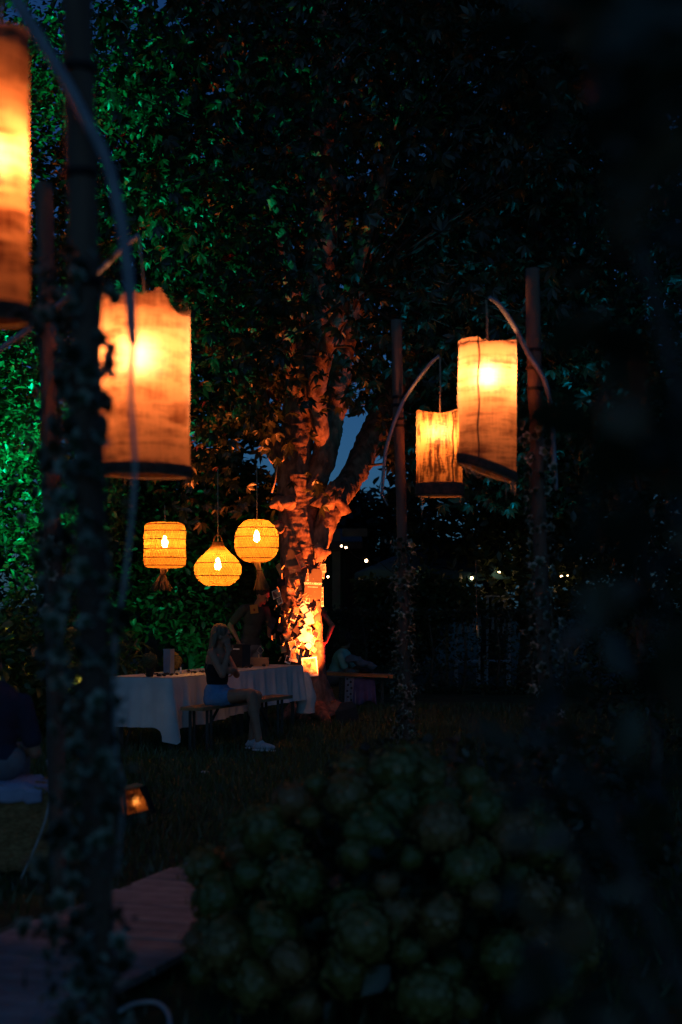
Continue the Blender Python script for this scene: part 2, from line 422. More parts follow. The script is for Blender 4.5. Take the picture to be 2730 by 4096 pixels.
M['shoe'] = surf('white_canvas', (0.52, 0.51, 0.53), (0.4, 0.4, 0.42), 0.8, 20, 0.2)
M['paper'] = surf('photo_paper', (0.82, 0.80, 0.76), (0.76, 0.74, 0.70), 0.5, 8, 0)
M['paper_dark'] = surf('dark_photo_back', (0.055, 0.04, 0.035), (0.04, 0.03, 0.026), 0.4, 8, 0)
M['print'] = picture('print_ink')
M['print_orange'] = surf('orange_print', (0.62, 0.36, 0.16), (0.35, 0.14, 0.06), 0.4, 16, 0, rnd=0.2)
M['print_dark'] = surf('dark_print', (0.06, 0.04, 0.05), (0.02, 0.015, 0.02), 0.25, 18, 0, rnd=0.3)
M['peg'] = surf('peg_wood', (0.58, 0.40, 0.22), (0.48, 0.32, 0.17), 0.7, 30, 0.1)
M['twine'] = surf('brown_twine', (0.22, 0.14, 0.09), None, 0.9, 30, 0)
M['board'] = surf('olive_board', (0.13, 0.11, 0.07), (0.10, 0.085, 0.06), 0.5, 6, 0.05)
M['letter'] = surf('white_lettering', (0.85, 0.85, 0.82), (0.8, 0.8, 0.78), 0.5, 5, 0)
M['orange_patch'] = surf('orange_patch', (0.55, 0.25, 0.05), (0.5, 0.22, 0.05), 0.8, 8, 0)
M['red_ink'] = surf('red_ink', (0.28, 0.03, 0.02), None, 0.8, 8, 0)
M['vase'] = surf('blue_grey_vase', (0.20, 0.25, 0.30), (0.16, 0.20, 0.25), 0.4, 9, 0.05)
M['flower'] = surf('ochre_flower', (0.30, 0.22, 0.06), (0.16, 0.12, 0.03), 0.9, 45, 0.6)
M['globe'] = surf('clipped_globe', (0.12, 0.12, 0.05), (0.05, 0.055, 0.025), 0.95, 60, 0.8)
M['pot'] = surf('dark_pot', (0.035, 0.03, 0.03), None, 0.6, 20, 0.1)
M['pebble'] = surf('dark_pebble', (0.035, 0.03, 0.028), None, 0.7, 20, 0.1)
M['box_wood'] = surf('box_wood', (0.40, 0.22, 0.11), (0.30, 0.16, 0.08), 0.7, 9, 0.1, (1, 1, 6))
M['bag_white'] = surf('white_bag', (0.6, 0.58, 0.56), (0.5, 0.48, 0.46), 0.7, 9, 0.3)
M['purple'] = surf('purple_cloth', (0.20, 0.13, 0.25), (0.14, 0.09, 0.18), 0.95, 9, 0.2)
M['dotted'] = surf('pale_cloth', (0.42, 0.34, 0.36), (0.36, 0.28, 0.30), 0.95, 6, 0.1)
M['dot'] = surf('maroon_dot', (0.12, 0.05, 0.06), None, 0.9, 6, 0)
M['grey_cloth'] = surf('grey_jacket', (0.20, 0.22, 0.26), (0.13, 0.14, 0.17), 0.95, 9, 0.4)
M['blue_cloth'] = surf('pale_blue_towel', (0.42, 0.44, 0.58), (0.34, 0.36, 0.50), 0.95, 12, 0.4)
M['parasol'] = surf('teal_canvas', (0.03, 0.10, 0.13), (0.02, 0.07, 0.10), 0.9, 3, 0.1)
M['hut_wall'] = surf('hut_wall', (0.10, 0.085, 0.07), None, 0.9, 4, 0.3, (6, 1, 0.3))
M['hut_post'] = surf('beige_post', (0.38, 0.31, 0.2), (0.3, 0.25, 0.16), 0.7, 5, 0.1)
M['hut_roof'] = surf('hut_roof', (0.2, 0.14, 0.11), None, 0.8, 5, 0.3)
M['chair_pale'] = surf('pale_chair', (0.4, 0.46, 0.5), None, 0.5, 5, 0)
M['glass_frame'] = surf('bronze_frame', (0.10, 0.07, 0.045), None, 0.4, 10, 0, metal=0.6)
mg, nt, N_, L_, out_ = new_mat('lantern_glass')
gl_ = N_.new('ShaderNodeBsdfGlossy'); gl_.inputs['Roughness'].default_value = 0.15; tr_ = N_.new('ShaderNodeBsdfTransparent'); mx_ = N_.new('ShaderNodeMixShader')
mx_.inputs[0].default_value = 0.12; L_.new(tr_.outputs[0], mx_.inputs[1]); L_.new(gl_.outputs[0], mx_.inputs[2]); L_.new(mx_.outputs[0], out_.inputs[0])
M['glass'] = mg
M['amber_pane'] = gauze('smoked_amber_pane', 7, (9, 9, 7), ((0.03, 0.012, 0.006), (0.45, 0.24, 0.12)), hole=.05, dark=.6)
for k in ('bulb', 'bulb_low', 'bulb_rattan', 'bulb_string', 'flame', 'bulb_dim'):
    M[k].cycles.emission_sampling = 'FRONT'

def spot(name, loc, aim, power, color, angle, blend=0.5, size=0.05, parent=None):
    l = bpy.data.lights.new(name, 'SPOT'); l.energy = power; l.color = color
    l.spot_size = math.radians(angle); l.spot_blend = blend; l.shadow_soft_size = size
    o = bpy.data.objects.new(name, l); COL.objects.link(o)
    d = Vector(aim)-Vector(loc); R = d.to_track_quat('-Z', 'Y').to_matrix()
    if parent is not None: o.parent = parent; loc = Vector(loc)-base(parent)
    o.matrix_basis = Matrix.Translation(loc) @ R.to_4x4()
    return o

# ================================================================== ground
def ground_z(x, y): return 0.02*noise.noise(Vector((x*0.5, y*0.5, 0)))*min(1, max(0, (y-3)/5))
g = MB()
xs = [-150, -60, -25] + [i*0.5 for i in range(-24, 25)] + [25, 60, 150]
ys = [-60, -20, -5] + [i*0.5 for i in range(0, 90)] + [60, 100, 250]
g.add([Vector((x, y, ground_z(x, y)-0.02)) for y in ys for x in xs],
      [(j*len(xs)+i, j*len(xs)+i+1, (j+1)*len(xs)+i+1, (j+1)*len(xs)+i) for j in range(len(ys)-1) for i in range(len(xs)-1)])
go = g.build('lawn_ground', M['lawn'], origin=(0, 0, 0)); go['kind'] = 'structure'; go['label'] = 'dark lawn under the trees'

n = 60000
gy = 4.5+16.5*np.sqrt(rng.random(n)); gx = (rng.random(n)*2-1)*(0.27*gy+0.3)
wd = np.array([0.35, 0.937]); wp = np.array([0.937, -0.35])
rel = np.stack([gx+1.52, gy-6.35], 1); across = rel@wp; along = rel@wd
keep = ~((across > -0.03) & (across < 0.95) & (along < 2.7))
keep &= ((gx+0.5)**2+(gy-19)**2 > 0.6)
gp = np.stack([gx, gy, np.full(n, -0.025)], 1)[keep]; n = len(gp)
h = 0.05+0.06*rng.random(n); w = 0.006+0.004*rng.random(n); th = rng.random(n)*2*PI
lean = rng.normal(size=(n, 2))*0.03
b0 = gp+np.stack([np.cos(th)*w, np.sin(th)*w, 0*w], 1); b1 = gp-np.stack([np.cos(th)*w, np.sin(th)*w, 0*w], 1)
tp = gp+np.stack([lean[:, 0], lean[:, 1], h], 1)
V = np.stack([b0, b1, tp], 1).reshape(-1, 3)
go = mesh_obj('grass', np_mesh('grass', V, np.arange(3*n).reshape(-1, 3), M['grass']), None)
tag(go, 'short dark grass growing over the whole lawn', 'grass', kind='stuff')

# ---------------------------------------------------------------- boardwalk
bw = thing('boardwalk', 'weathered boardwalk of cross planks leading past the round bush', 'boardwalk', (-1.2, 6.2, 0))
W_D = Vector((0.35, 0.937, 0)); W_P = Vector((0.937, -0.35, 0)); W0 = Vector((-1.52, 6.35, 0))
pm = MB().box((0, 0, 0), (0.92, 0.142, 0.032))
plank_me = pm.mesh('plank', M['plank'], smooth=False)
for i in range(-14, 14):
    s = i*0.152
    c = W0+W_P*0.46+W_D*(s+0.07)+W_P*random.uniform(-0.012, 0.012)
    c.z = 0.045+random.uniform(-0.003, 0.003)
    R = Matrix((W_P, W_D, Vector((0, 0, 1)))).transposed() @ Matrix.Rotation(random.uniform(-0.008, 0.008), 3, 'Z')
    place('plank', plank_me, bw, c, R)
bm_ = MB()
for a in (0.12, 0.8):
    bm_.bar(W0+W_P*a+W_D*-2.1+Vector((0, 0, 0.01)), W0+W_P*a+W_D*2.2+Vector((0, 0, 0.01)), 0.06, 0.03)
bm_.build('bearer', M['plank'], bw, smooth=False)

# ================================================================== trees
def bark_disp(amp, ridge):
    def f(q, r):
        k = min(1.0, r/0.2)
        a = noise.noise(Vector((q.x*5, q.y*5, q.z*3)))*0.6+noise.noise(Vector((q.x*15, q.y*15, q.z*7)))*0.55+.35*noise.noise(Vector((q.x*34, q.y*34, q.z*16)))
        b = noise.noise(Vector((q.x*6, q.y*6, q.z*38)))*ridge
        return amp*k*(a+b)
    return f

def spline(pts, n):
    """Catmull-Rom through (x,y,z,r) tuples"""
    p = [np.array(q, float) for q in pts]; p = [2*p[0]-p[1]]+p+[2*p[-1]-p[-2]]
    out = []
    for i in range(1, len(p)-2):
        for k in range(n):
            t = k/n
            out.append(0.5*((2*p[i])+(-p[i-1]+p[i+1])*t+(2*p[i-1]-5*p[i]+4*p[i+1]-p[i+2])*t*t+(-p[i-1]+3*p[i]-3*p[i+1]+p[i+2])*t**3))
    out.append(p[-2]); return out

def limb_tube(mb, px, nseg=10, sides=20, amp=0.045, ridge=0.35):
    """px rows: pixel x, pixel y, radius in pixels, depth"""
    pts = []
    for (x, y, r, d) in px:
        q = P(x, y, d); pts.append((q.x, q.y, q.z, r*d/F*(1+min(.45, max(0, (1950-y)/900)))))
    sp = spline(pts, nseg)
    mb.tube([s[:3] for s in sp], [max(s[3], 0.008) for s in sp], sides, True, bark_disp(amp, ridge))
    return [Vector(s[:3]) for s in sp]

TD = 19.0
trunk_px = [(1275,2875,118,TD),(1262,2840,96,TD),(1244,2770,82,TD),(1222,2660,77,TD),(1210,2520,79,TD),(1206,2380,81,TD),(1202,2240,80,TD),(1192,2120,74,TD),(1180,2010,68,TD),(1174,1900,62,TD)]
tree = thing('chestnut_tree', 'big old tree hung with photographs, its trunk lit orange from below', 'tree', P(1262, 2850, TD))
tree.location.z = 0
mb = MB(); limb_tube(mb, trunk_px, 26, 56, 0.024)
# burls, knots and root flares belong to the trunk
for (x, y, r, d) in ((1118, 2012, 30, 18.8), (1112, 2110, 22, 18.85), (1326, 1995, 60, 18.95), (1285, 2215, 34, 18.8), (1160, 2008, 30, 18.75)):
    q = P(x, y, d); rr = r*d/F; k0 = len(mb.v)
    mb.ball(q, (rr*1.1, rr, rr), 14, 10)
    for i in range(k0, len(mb.v)):
        v = mb.v[i]; mb.v[i] = v+(v-q)*0.9*noise.noise(v*9)
for (x1, y1, x2, y2, d2, r) in ((1290, 2800, 1415, 2868, 18.7, 34), (1250, 2800, 1320, 2890, 18.0, 34), (1230, 2800, 1120, 2870, 18.6, 36), (1290, 2810, 1400, 2840, 19.9, 30)):
    a = P(x1, y1, TD); b = P(x2, y2, d2); b.z = -0.03
    mid = (a+b)/2; mid.z = min(mid.z, 0.14)
    sp = spline([(a.x, a.y, a.z+0.1, r*TD/F*1.3), (a.x*.6+mid.x*.4, a.y*.6+mid.y*.4, a.z*.55, r*TD/F*1.2), (mid.x, mid.y, mid.z, r*TD/F), (b.x, b.y, b.z, 0.03)], 10)
    mb.tube([s[:3] for s in sp], [max(s[3], .02) for s in sp], 14, True, bark_disp(0.04, .3))
mb.build('trunk', M['bark'], tree)
limbs_px = [
 [(1225,2280,42,18.95),(1278,2170,40,18.95),(1318,2060,46,19.0),(1352,1990,50,19.15),(1405,1915,48,19.45),(1470,1790,46,19.9),(1530,1665,42,20.3),(1605,1520,36,20.6),(1705,1340,28,20.9),(1810,1130,20,21.2),(1900,900,12,21.4)],
 [(1215,2060,50,19),(1262,1940,44,19),(1300,1820,42,19.1),(1322,1710,39,19.2),(1345,1590,36,19.2),(1372,1400,33,19.3),(1412,1190,31,19.4),(1452,1020,28,19.4),(1510,820,22,19.5),(1570,560,16,19.6)],
 [(1176,1960,60,19),(1182,1800,54,19.1),(1205,1630,50,19.2),(1242,1440,48,19.3),(1272,1230,46,19.4),(1286,980,44,19.5),(1292,680,42,19.6),(1302,300,38,19.7),(1312,-150,32,19.8)],
 [(1178,1990,48,19),(1140,1860,42,19),(1085,1740,38,19.1),(1022,1590,34,19.2),(962,1410,28,19.3),(900,1200,22,19.5),(820,940,17,19.6),(720,640,12,19.8)],
 [(1205,1630,36,19.2),(1185,1480,30,19.0),(1170,1300,27,18.8),(1165,1120,22,18.6),(1120,900,17,18.3),(1040,640,11,18.0)],
 [(1300,1820,30,19.1),(1270,1560,26,18.7),(1330,1330,24,18.4),(1390,1230,22,18.2),(1440,1150,18,18.0)],
]
limb_pts = []
for lp in limbs_px:
    mb = MB(); limb_pts.append(limb_tube(mb, lp, 20, 30, 0.04)); mb.build('limb', M['bark'], tree)
# loose ends of cut ivy stems on the trunk
mb = MB()
for pp in ([(1138,1790),(1135,1840),(1120,1850)], [(1110,1860),(1100,1930),(1088,1970)], [(1060,1800),(1080,1840),(1092,1855)]):
    mb.tube([P(x, y, 18.5) for x, y in pp], 0.011, 6)
mb.build('cut_stem', M['peg'], tree)

pal_v, pal_f = palmate(6, 1.0, 0.42)
lf_v, lf_f = leaf_t(1.0, 0.55)
# crown: clumps of palmate leaves through an uneven ellipsoid with open windows round the fork
def in_window(p):
    x, y, z = p; k = TD/y; px = x*k; pz = CAMZ+(z-CAMZ)*k
    if pz < 2.75: return True
    if -0.12 < px < 0.52 and pz < 4.05: return True
    if -1.40 < px < -0.62 and 2.9 < pz < 3.75: return True
    if -1.0 <= px <= -0.1 and pz < 4.0: return True
    if px > 0.5 and pz < 2.75+0.9*max(0, 1.3-px): return True
    return False
clumps = []
while len(clumps) < 560:
    p = rng.random(3)*2-1; r = np.linalg.norm(p)
    if r > 1 or r < 0.35*rng.random(): continue
    q = np.array([0.1, 18.9, 6.9])+p*np.array([5.6, 4.6, 5.0])
    if in_window(q): continue
    if q[0] < -2.5 and q[1] < 20.5 and rng.random() < .93: continue
    if noise.noise(Vector(q*0.55)) < -0.22: continue
    if q[1] < 18.9 and -1.1 < q[0]*TD/q[1] < 0.75 and rng.random() < .62: continue
    clumps.append(q)
pos = []
for c in clumps:
    k = rng.integers(26, 54); s = rng.uniform(0.28, 0.5)
    pos.append(c+rng.normal(size=(k, 3))*np.array([s, s, s*0.65]))
pos = np.concatenate(pos); pos = pos[[not in_window(p) for p in pos]]
cr = mesh_obj('crown', scatter('crown', pal_v, pal_f, pos, 0.085+0.085*rng.random(len(pos)), M['leaf_chestnut'], 0.25, 0.5), None, tree)
cr.location = -tree.location; cr['kind'] = 'stuff'
# twigs between limbs and clumps
allp = [p for lp in limb_pts for p in lp[len(lp)//3:]]
mb = MB()
for c in clumps[::4]:
    c = Vector(c); near = min(allp, key=lambda p: (p-c).length)
    if any(in_window(near.lerp(c, t_)) for t_ in (.3, .5, .7)): continue
    mid = (c+near)/2+Vector((random.uniform(-.2,.2), random.uniform(-.2,.2), random.uniform(0,.3)))
    mb.tube([near, mid, c], [0.022, 0.014, 0.006], 5)
mb.build('twig', M['bark_grey'], tree, kind='stuff')
# single leaves that hang low and near enough to be told apart
pal_me = np_mesh('leaf', pal_v, pal_f, M['leaf_chestnut_single'])
spots = []
spray = [(1090,1800,18.3),(1290,1935,18.3),(1110,1700,18.2),(1340,1600,18.0),(1440,1600,17.9),(820,2040,17.6),(700,2050,17.2),(880,1900,17.4),(960,2020,17.9),
         (1090,1260,17.6),(1110,1230,17.7),(1000,1180,17.6),(1450,1290,17.5),(1560,1300,17.4),(1620,1180,17.6),(1700,1300,17.5),(1500,1480,17.6),(1300,980,17.6),(1390,1060,17.6),
         (1050,1430,17.7),(1120,1500,17.8),(1150,1380,17.7),(1270,1480,17.7),(940,1600,17.8),(1640,1420,17.5),(1760,1480,17.6),(1850,1250,17.5),(2000,1000,17.4),(1560,1050,17.4),(1880,1100,17.0)]
for (x, y, d) in spray:
    for k in range(9):
        q = P(x+random.gauss(0, 45), y+random.gauss(0, 40), d+random.gauss(0, .25))
        spots.append(q)
fr = rand_frames(len(spots), 0.45, 0.5)
for q, R in zip(spots, fr):
    place('leaf', pal_me, tree, q, Matrix(R.tolist()), random.uniform(0.10, 0.165))

def crown_points(c, r, n, holes=0.55, thr=-0.15, shell=0.3, clump=0.0, seed=0.0):
    out = []
    c, r = np.array(c, float), np.array(r, float)
    while len(out) < n:
        p = rng.random((n, 3))*2-1; l = np.linalg.norm(p, axis=1)
        p = p[(l < 1) & (l > shell*rng.random(n))]
        for q in c+p*r:
            if q[2] > 0.05 and noise.noise(Vector(q*holes)+Vector((seed, 0, 0))) > thr: out.append(q)
            if len(out) >= n: break
    return np.array(out)

def leafy_tree(name, label, cat, basept, crown_list, leaf, m, trunk_r=0.12, height=4.0, group=None, sizes=(0.07, 0.05), holes=0.8, thr=-0.1, trunk_m=None):
    t = thing(name, label, cat, basept, group)
    b = Vector(basept); mb = MB()
    top = b+Vector((random.uniform(-.2, .2), 0.1, height))
    sp = [b+(top-b)*k/8+Vector((0.06*math.sin(k*1.3), 0.05*math.cos(k), 0)) for k in range(9)]
    sp[0] = b-Vector((0, 0, .05))
    mb.tube(sp, [trunk_r*(1.15-k/9) for k in range(9)], 10, True, bark_disp(0.02, .2))
    for (c, r, n_) in crown_list:
        for k in range(9):
            a = sp[3+k % 6]; e = Vector(c)+Vector((random.uniform(-.8, .8)*r[0], random.uniform(-.8, .8)*r[1], random.uniform(-.7, .8)*r[2]))
            e.z = max(e.z, 0.15)
            mb.tube([a, (a+e)/2+Vector((0, 0, .2)), e], [trunk_r*.35, trunk_r*.22, .008], 5)
    mb.build('trunk', trunk_m or M['bark_grey'], t)
    pts = np.concatenate([crown_points(c, r, n_, holes, thr, seed=b.x*3) for (c, r, n_) in crown_list])
    cm = scatter('crown', leaf[0], leaf[1], pts, sizes[0]+sizes[1]*rng.random(len(pts)), m, 0.25, 0.55)
    o = mesh_obj('crown', cm, None, t); o.location = -b; o['kind'] = 'stuff'
    return t
LF = (lf_v, lf_f)
leafy_tree('beech_tree', 'tall tree behind the lantern poles with its leaves lit bright green', 'tree', (-5.1, 18.4, 0),
           [((-4.35, 17.6, 3.2), (1.75, 1.6, 3.0), 22000), ((-4.1, 17.8, 8.6), (2.0, 1.9, 3.6), 24000)], LF, M['leaf_beech'], 0.16, 9.0)
leafy_tree('beech_tree', 'dim green leafy tree behind the two rattan lamps with tassels', 'tree', (-2.35, 22.0, 0),
           [((-2.5, 21.6, 1.75), (2.3, 1.1, 2.2), 22000)], LF, M['leaf_far'], 0.09, 3.0, sizes=(0.09, 0.06))
leafy_tree('shrub', 'low leafy shrub with a yellow lit patch beside the seated person in navy', 'shrub', (-3.8, 16.6, 0),
           [((-3.75, 16.4, 0.75), (1.0, 0.8, 0.8), 2600)], LF, M['leaf_beech'], 0.03, 0.8, sizes=(0.10, 0.08))
leafy_tree('shrub', 'slender shrub with long leaves standing behind the table end', 'shrub', (-2.36, 15.6, 0),
           [((-2.36, 15.5, 0.8), (0.26, 0.22, 0.42), 260)], leaf_t(1.0, 0.22, .1, .3), M['leaf_beech'], 0.015, 0.9, sizes=(0.13, 0.08), thr=-1)
leafy_tree('background_tree', 'dark tree rising far behind the rattan lamps, closing off the lower sky', 'tree', (-3.0, 33, 0),
           [((-3.2, 33, 2.4), (3.6, 1.4, 2.5), 9000)], LF, M['leaf_far'], 0.2, 4.0, sizes=(0.22, 0.14), thr=-0.5)
leafy_tree('background_tree', 'dark low tree seen through the fork of the big trunk', 'tree', (0.4, 35, 0),
           [((0.5, 35, 1.9), (2.4, 1.4, 2.5), 9000)], LF, M['leaf_far'], 0.2, 3.0, sizes=(0.2, 0.14), thr=-0.5)
leafy_tree('background_tree', 'tall dark tree behind the slim lantern pole and its streaky lantern', 'tree', (3.4, 25.8, 0),
           [((3.3, 25.6, 4.6), (2.6, 1.6, 3.6), 19000), ((5.6, 26.5, 5.0), (2.8, 1.8, 5.0), 16000)], LF, M['leaf_far'], 0.2, 7.0, sizes=(0.13, 0.10), thr=-0.7)
leafy_tree('background_tree', 'tall dark tree whose top closes the sky between the beech and the big trunk', 'tree', (-3.6, 27.5, 0),
           [((-2.9, 27.5, 8.4), (2.9, 1.6, 4.6), 15000)], LF, M['leaf_far'], 0.22, 9.0, sizes=(0.16, 0.1), thr=-0.3)
leafy_tree('background_tree', 'very tall dark tree behind the upper crown of the big tree', 'tree', (3.2, 30, 0),
           [((2.2, 30, 11.6), (5.0, 1.8, 4.6), 16000)], LF, M['leaf_far'], 0.25, 10.0, sizes=(0.18, 0.12), thr=-0.3)
leafy_tree('background_tree', 'dark tree at the far side of the lawn beyond the cropped lantern', 'tree', (-7.6, 24, 0),
           [((-7.0, 24, 4.5), (2.6, 1.6, 4.4), 9000)], LF, M['leaf_far'], 0.2, 7.0, sizes=(0.16, 0.1), thr=-0.4)

# clipped hedge and lit shrubs behind the tree on the parasol side
def hedge(label, c, size, n_, m, sizes):
    t = thing('hedge', label, 'hedge', (c[0], c[1], 0))
    p = rng.random((n_, 3))*2-1
    k = rng.integers(0, 3, n_); s = np.sign(p)
    p[np.arange(n_), k] = s[np.arange(n_), k]*(1-0.10*rng.random(n_)**2+0.05*rng.normal(size=n_))
    q = np.array(c)+p*np.array(size)/2; q[:, 2] = np.maximum(q[:, 2], 0.03)
    o = mesh_obj('foliage', scatter('foliage', lf_v, lf_f, q, sizes[0]+sizes[1]*rng.random(n_), m, 0.1, 0.9), None, t)
    o.location = -t.location; o['kind'] = 'stuff'
    mb = MB()
    for i in range(10):
        x = c[0]+size[0]*(i/9-.5)*.94
        mb.tube([(x, c[1], -.05), (x+.05, c[1], size[2]*.5), (x-.03, c[1], size[2]*.95)], [.03, .022, .01], 6)
    mb.build('stem', M['bark_grey'], t)
    return t
hedge('clipped dark hedge behind the low orange bench', (2.35, 24.0, 0.68), (5.4, 0.9, 1.36), 15000, M['leaf_far'], (0.05, 0.04))
leafy_tree('shrub', 'yellow green shrub lit by string bulbs above the clipped hedge', 'shrub', (1.75, 25.0, 0),
           [((1.6, 24.9, 1.6), (1.0, 0.35, 0.5), 2400)], LF, M['leaf_beech'], 0.04, 1.4, sizes=(0.1, 0.06))
leafy_tree('shrub', 'loose shrub beside the hut post behind the trunk', 'shrub', (0.45, 24.9, 0),
           [((0.5, 24.8, 1.55), (0.45, 0.35, 0.45), 800)], LF, M['leaf_beech'], 0.03, 1.3, sizes=(0.1, 0.06))

# ================================================================== hut, parasol, chairs, string lights
hut = thing('garden_hut', 'small garden hut with a beige corner post and lit eaves behind the trunk', 'hut', (-0.2, 28.6, 0))
MB().box((-0.75, 29.6, 1.35), (2.6, 1.6, 2.7)).build('wall', M['hut_wall'], hut, smooth=False)
MB().box(P(1346, 2330, 28.0)+Vector((0, 0, -.35)), (0.16, 0.16, 2.75)).build('post', M['hut_post'], hut, smooth=False)
MB().add([(-2.4,27.7,2.55),(0.42,27.7,2.55),(0.42,31,2.95),(-2.4,31,2.95),(-2.4,27.7,2.68),(0.42,27.7,2.68),(0.42,31,3.1),(-2.4,31,3.1)],
         [(3,2,1,0),(4,5,6,7),(0,1,5,4),(1,2,6,5),(2,3,7,6),(3,0,4,7)]).build('roof', M['hut_roof'], hut, smooth=False)
MB().box(P(1420, 2130, 28.1), (0.5, .06, .16)).build('gutter', M['hut_post'], hut, smooth=False)
par = thing('parasol', 'wide teal canvas parasol behind the slim lantern pole', 'parasol', (P(1790, 2400, 26.3).x, 26.3, 0))
pc = Vector((par.location.x, 26.3, 2.66)); mb = MB(); nrib = 8
rim = [pc+Vector((1.75*math.cos(2*PI*k/nrib+.2), 1.3*math.sin(2*PI*k/nrib+.2), -0.62)) for k in range(nrib)]
vs = [pc]; fs = []
for k in range(nrib):
    for t in (0, .33, .66):
        e = rim[k].lerp(rim[(k+1) % nrib], t); e.z += 0.06*math.sin(t/.99*PI); vs += [pc.lerp(e, .5)+Vector((0, 0, .06)), e]
m3 = nrib*3
for k in range(m3):
    a, b = 1+2*k, 1+2*((k+1) % m3); fs += [(0, a, b), (a, a+1, b+1, b)]
mb.add(vs, fs); mb.build('canopy', M['parasol'], par)
mb = MB()
for k in range(m3):
    a, b = vs[2+2*k], vs[2+2*((k+1) % m3)]
    mb.add([a, b, b-Vector((0, 0, .17)), a-Vector((0, 0, .17))], [(0, 1, 2, 3)])
mb.build('valance', M['parasol'], par)
MB().tube([(pc.x, 26.3, 0), (pc.x, 26.3, 2.64)], .03, 8).build('pole', M['hut_post'], par)
for k in range(nrib): MB().tube([pc-Vector((0, 0, .06)), rim[k]-Vector((0, 0, .03))], .012, 5).build('rib', M['steel'], par)

for (x, lab) in ((1870, 'pale slatted garden chair seen under the parasol beside the lit shrub'), (1990, 'pale garden chair half hidden by the hedge at the dark end of the parasol')):
    q = P(x, 2430, 25.6); ch = thing('garden_chair', lab, 'chair', (q.x, 25.6, 0), 'pale chairs under the parasol')
    mb = MB().box((q.x, 25.6, .45), (.45, .42, .03)); mb.build('seat', M['chair_pale'], ch, smooth=False)
    for k in range(5): MB().bar((q.x-.2+.1*k, 25.4, .95), (q.x-.2+.1*k, 25.36, 1.6), .05, .02).build('slat', M['chair_pale'], ch, smooth=False)
    MB().bar((q.x-.24, 25.35, 1.62), (q.x+.24, 25.35, 1.62), .05, .03).build('top_rail', M['chair_pale'], ch, smooth=False)
    for dx in (-.2, .2):
        for dy in (-.19, .19):
            MB().bar((q.x+dx, 25.6+dy, 0), (q.x+dx, 25.6+dy, .44 if dy > 0 else .98), .035, .035).build('leg', M['chair_pale'], ch, smooth=False)

def string_light(label, pts, bulbs):
    t = thing('string_light', label, 'string lights', pts[0]); 
    sp = []
    for i in range(len(pts)-1):
        a, b = pts[i], pts[i+1]
        for k in range(8):
            q = a.lerp(b, k/8); q.z -= 0.12*math.sin(PI*k/8); sp.append(q)
    sp.append(pts[-1]); MB().tube(sp, .006, 5).build('cord', M['wire'], t)
    for b, r in bulbs:
        r = r*.72; o = MB().ball(b, r, 10, 8).build('bulb', M['bulb_string'], t)
        MB().tube([b+Vector((0, 0, r*.8)), b+Vector((0, 0, r+.05))], .014, 6).build('socket', M['wire'], o)
    return t
bl = [(P(1466,2243,25),.036),(P(1313,2307,25.2),.024),(P(1367,2184,25.4),.024),(P(1385,2190,25.4),.026)]
string_light('short string of glowing bulbs between the trunk and the parasol corner', [P(1300,2180,25.2),P(1385,2175,25.4),P(1466,2228,25),P(1520,2240,25)], bl)
bl = [(P(1665,2308,25.1),.03),(P(1888,2312,25.0),.032),(P(2000,2283,25.1),.05),(P(2222,2303,25.2),.026),(P(2248,2306,25.2),.032),(P(2272,2300,25.2),.022)]
string_light('long string of glowing bulbs along the parasol edge', [P(1520,2250,25.1),P(1665,2294,25.1),P(1888,2298,25.0),P(2000,2262,25.1),P(2150,2280,25.2),P(2290,2290,25.2)], bl)

# ================================================================== lantern poles, arms, lanterns
def pole(label, px, r, arm, ties, d, arm_r, top_cap=True):
    """px: pixel centre line from top to bottom; arm: pixel rows (x,y,depth)"""
    pts = [P(x, y, d) for x, y in px]
    a, b = pts[-2], pts[-1]
    foot = b+(b-a)*((b.z+0.05)/(a.z-b.z)) if b.z > -0.05 else b
    pts[-1] = foot
    t = thing('lantern_pole', label, 'pole', (foot.x, foot.y, 0), 'wooden poles that carry the burlap lanterns')
    sp = spline([(p.x, p.y, p.z, r) for p in pts], 8)
    MB().tube([s[:3] for s in sp], r, 16, True, lambda q, rr: 0.005*noise.noise(q*5)+.004*noise.noise(Vector((q.x*20, q.y*20, q.z*3)))).build('shaft', M['pole'], t)
    ap = [P(*q) for q in arm]; sp2 = spline([(p.x, p.y, p.z, arm_r*(0.8 if i in (0, len(ap)-1) else 1)) for i, p in enumerate(ap)], 8)
    MB().tube([s[:3] for s in sp2], [s[3] for s in sp2], 10).build('curved_arm', M['rod'], t)
    for y in ties:
        z = CAMZ-(y-HY)*d/F
        k = min(range(len(sp)-1), key=lambda i: abs(sp[i][2]-z)); s = sp[k]
        mb = MB()
        for w in range(3): mb.ring((s[0], s[1], z+w*.007-.007), r+.006, .0045, 20, 5)
        mb.build('wire_tie', M['wire'], t)
    return t, sp

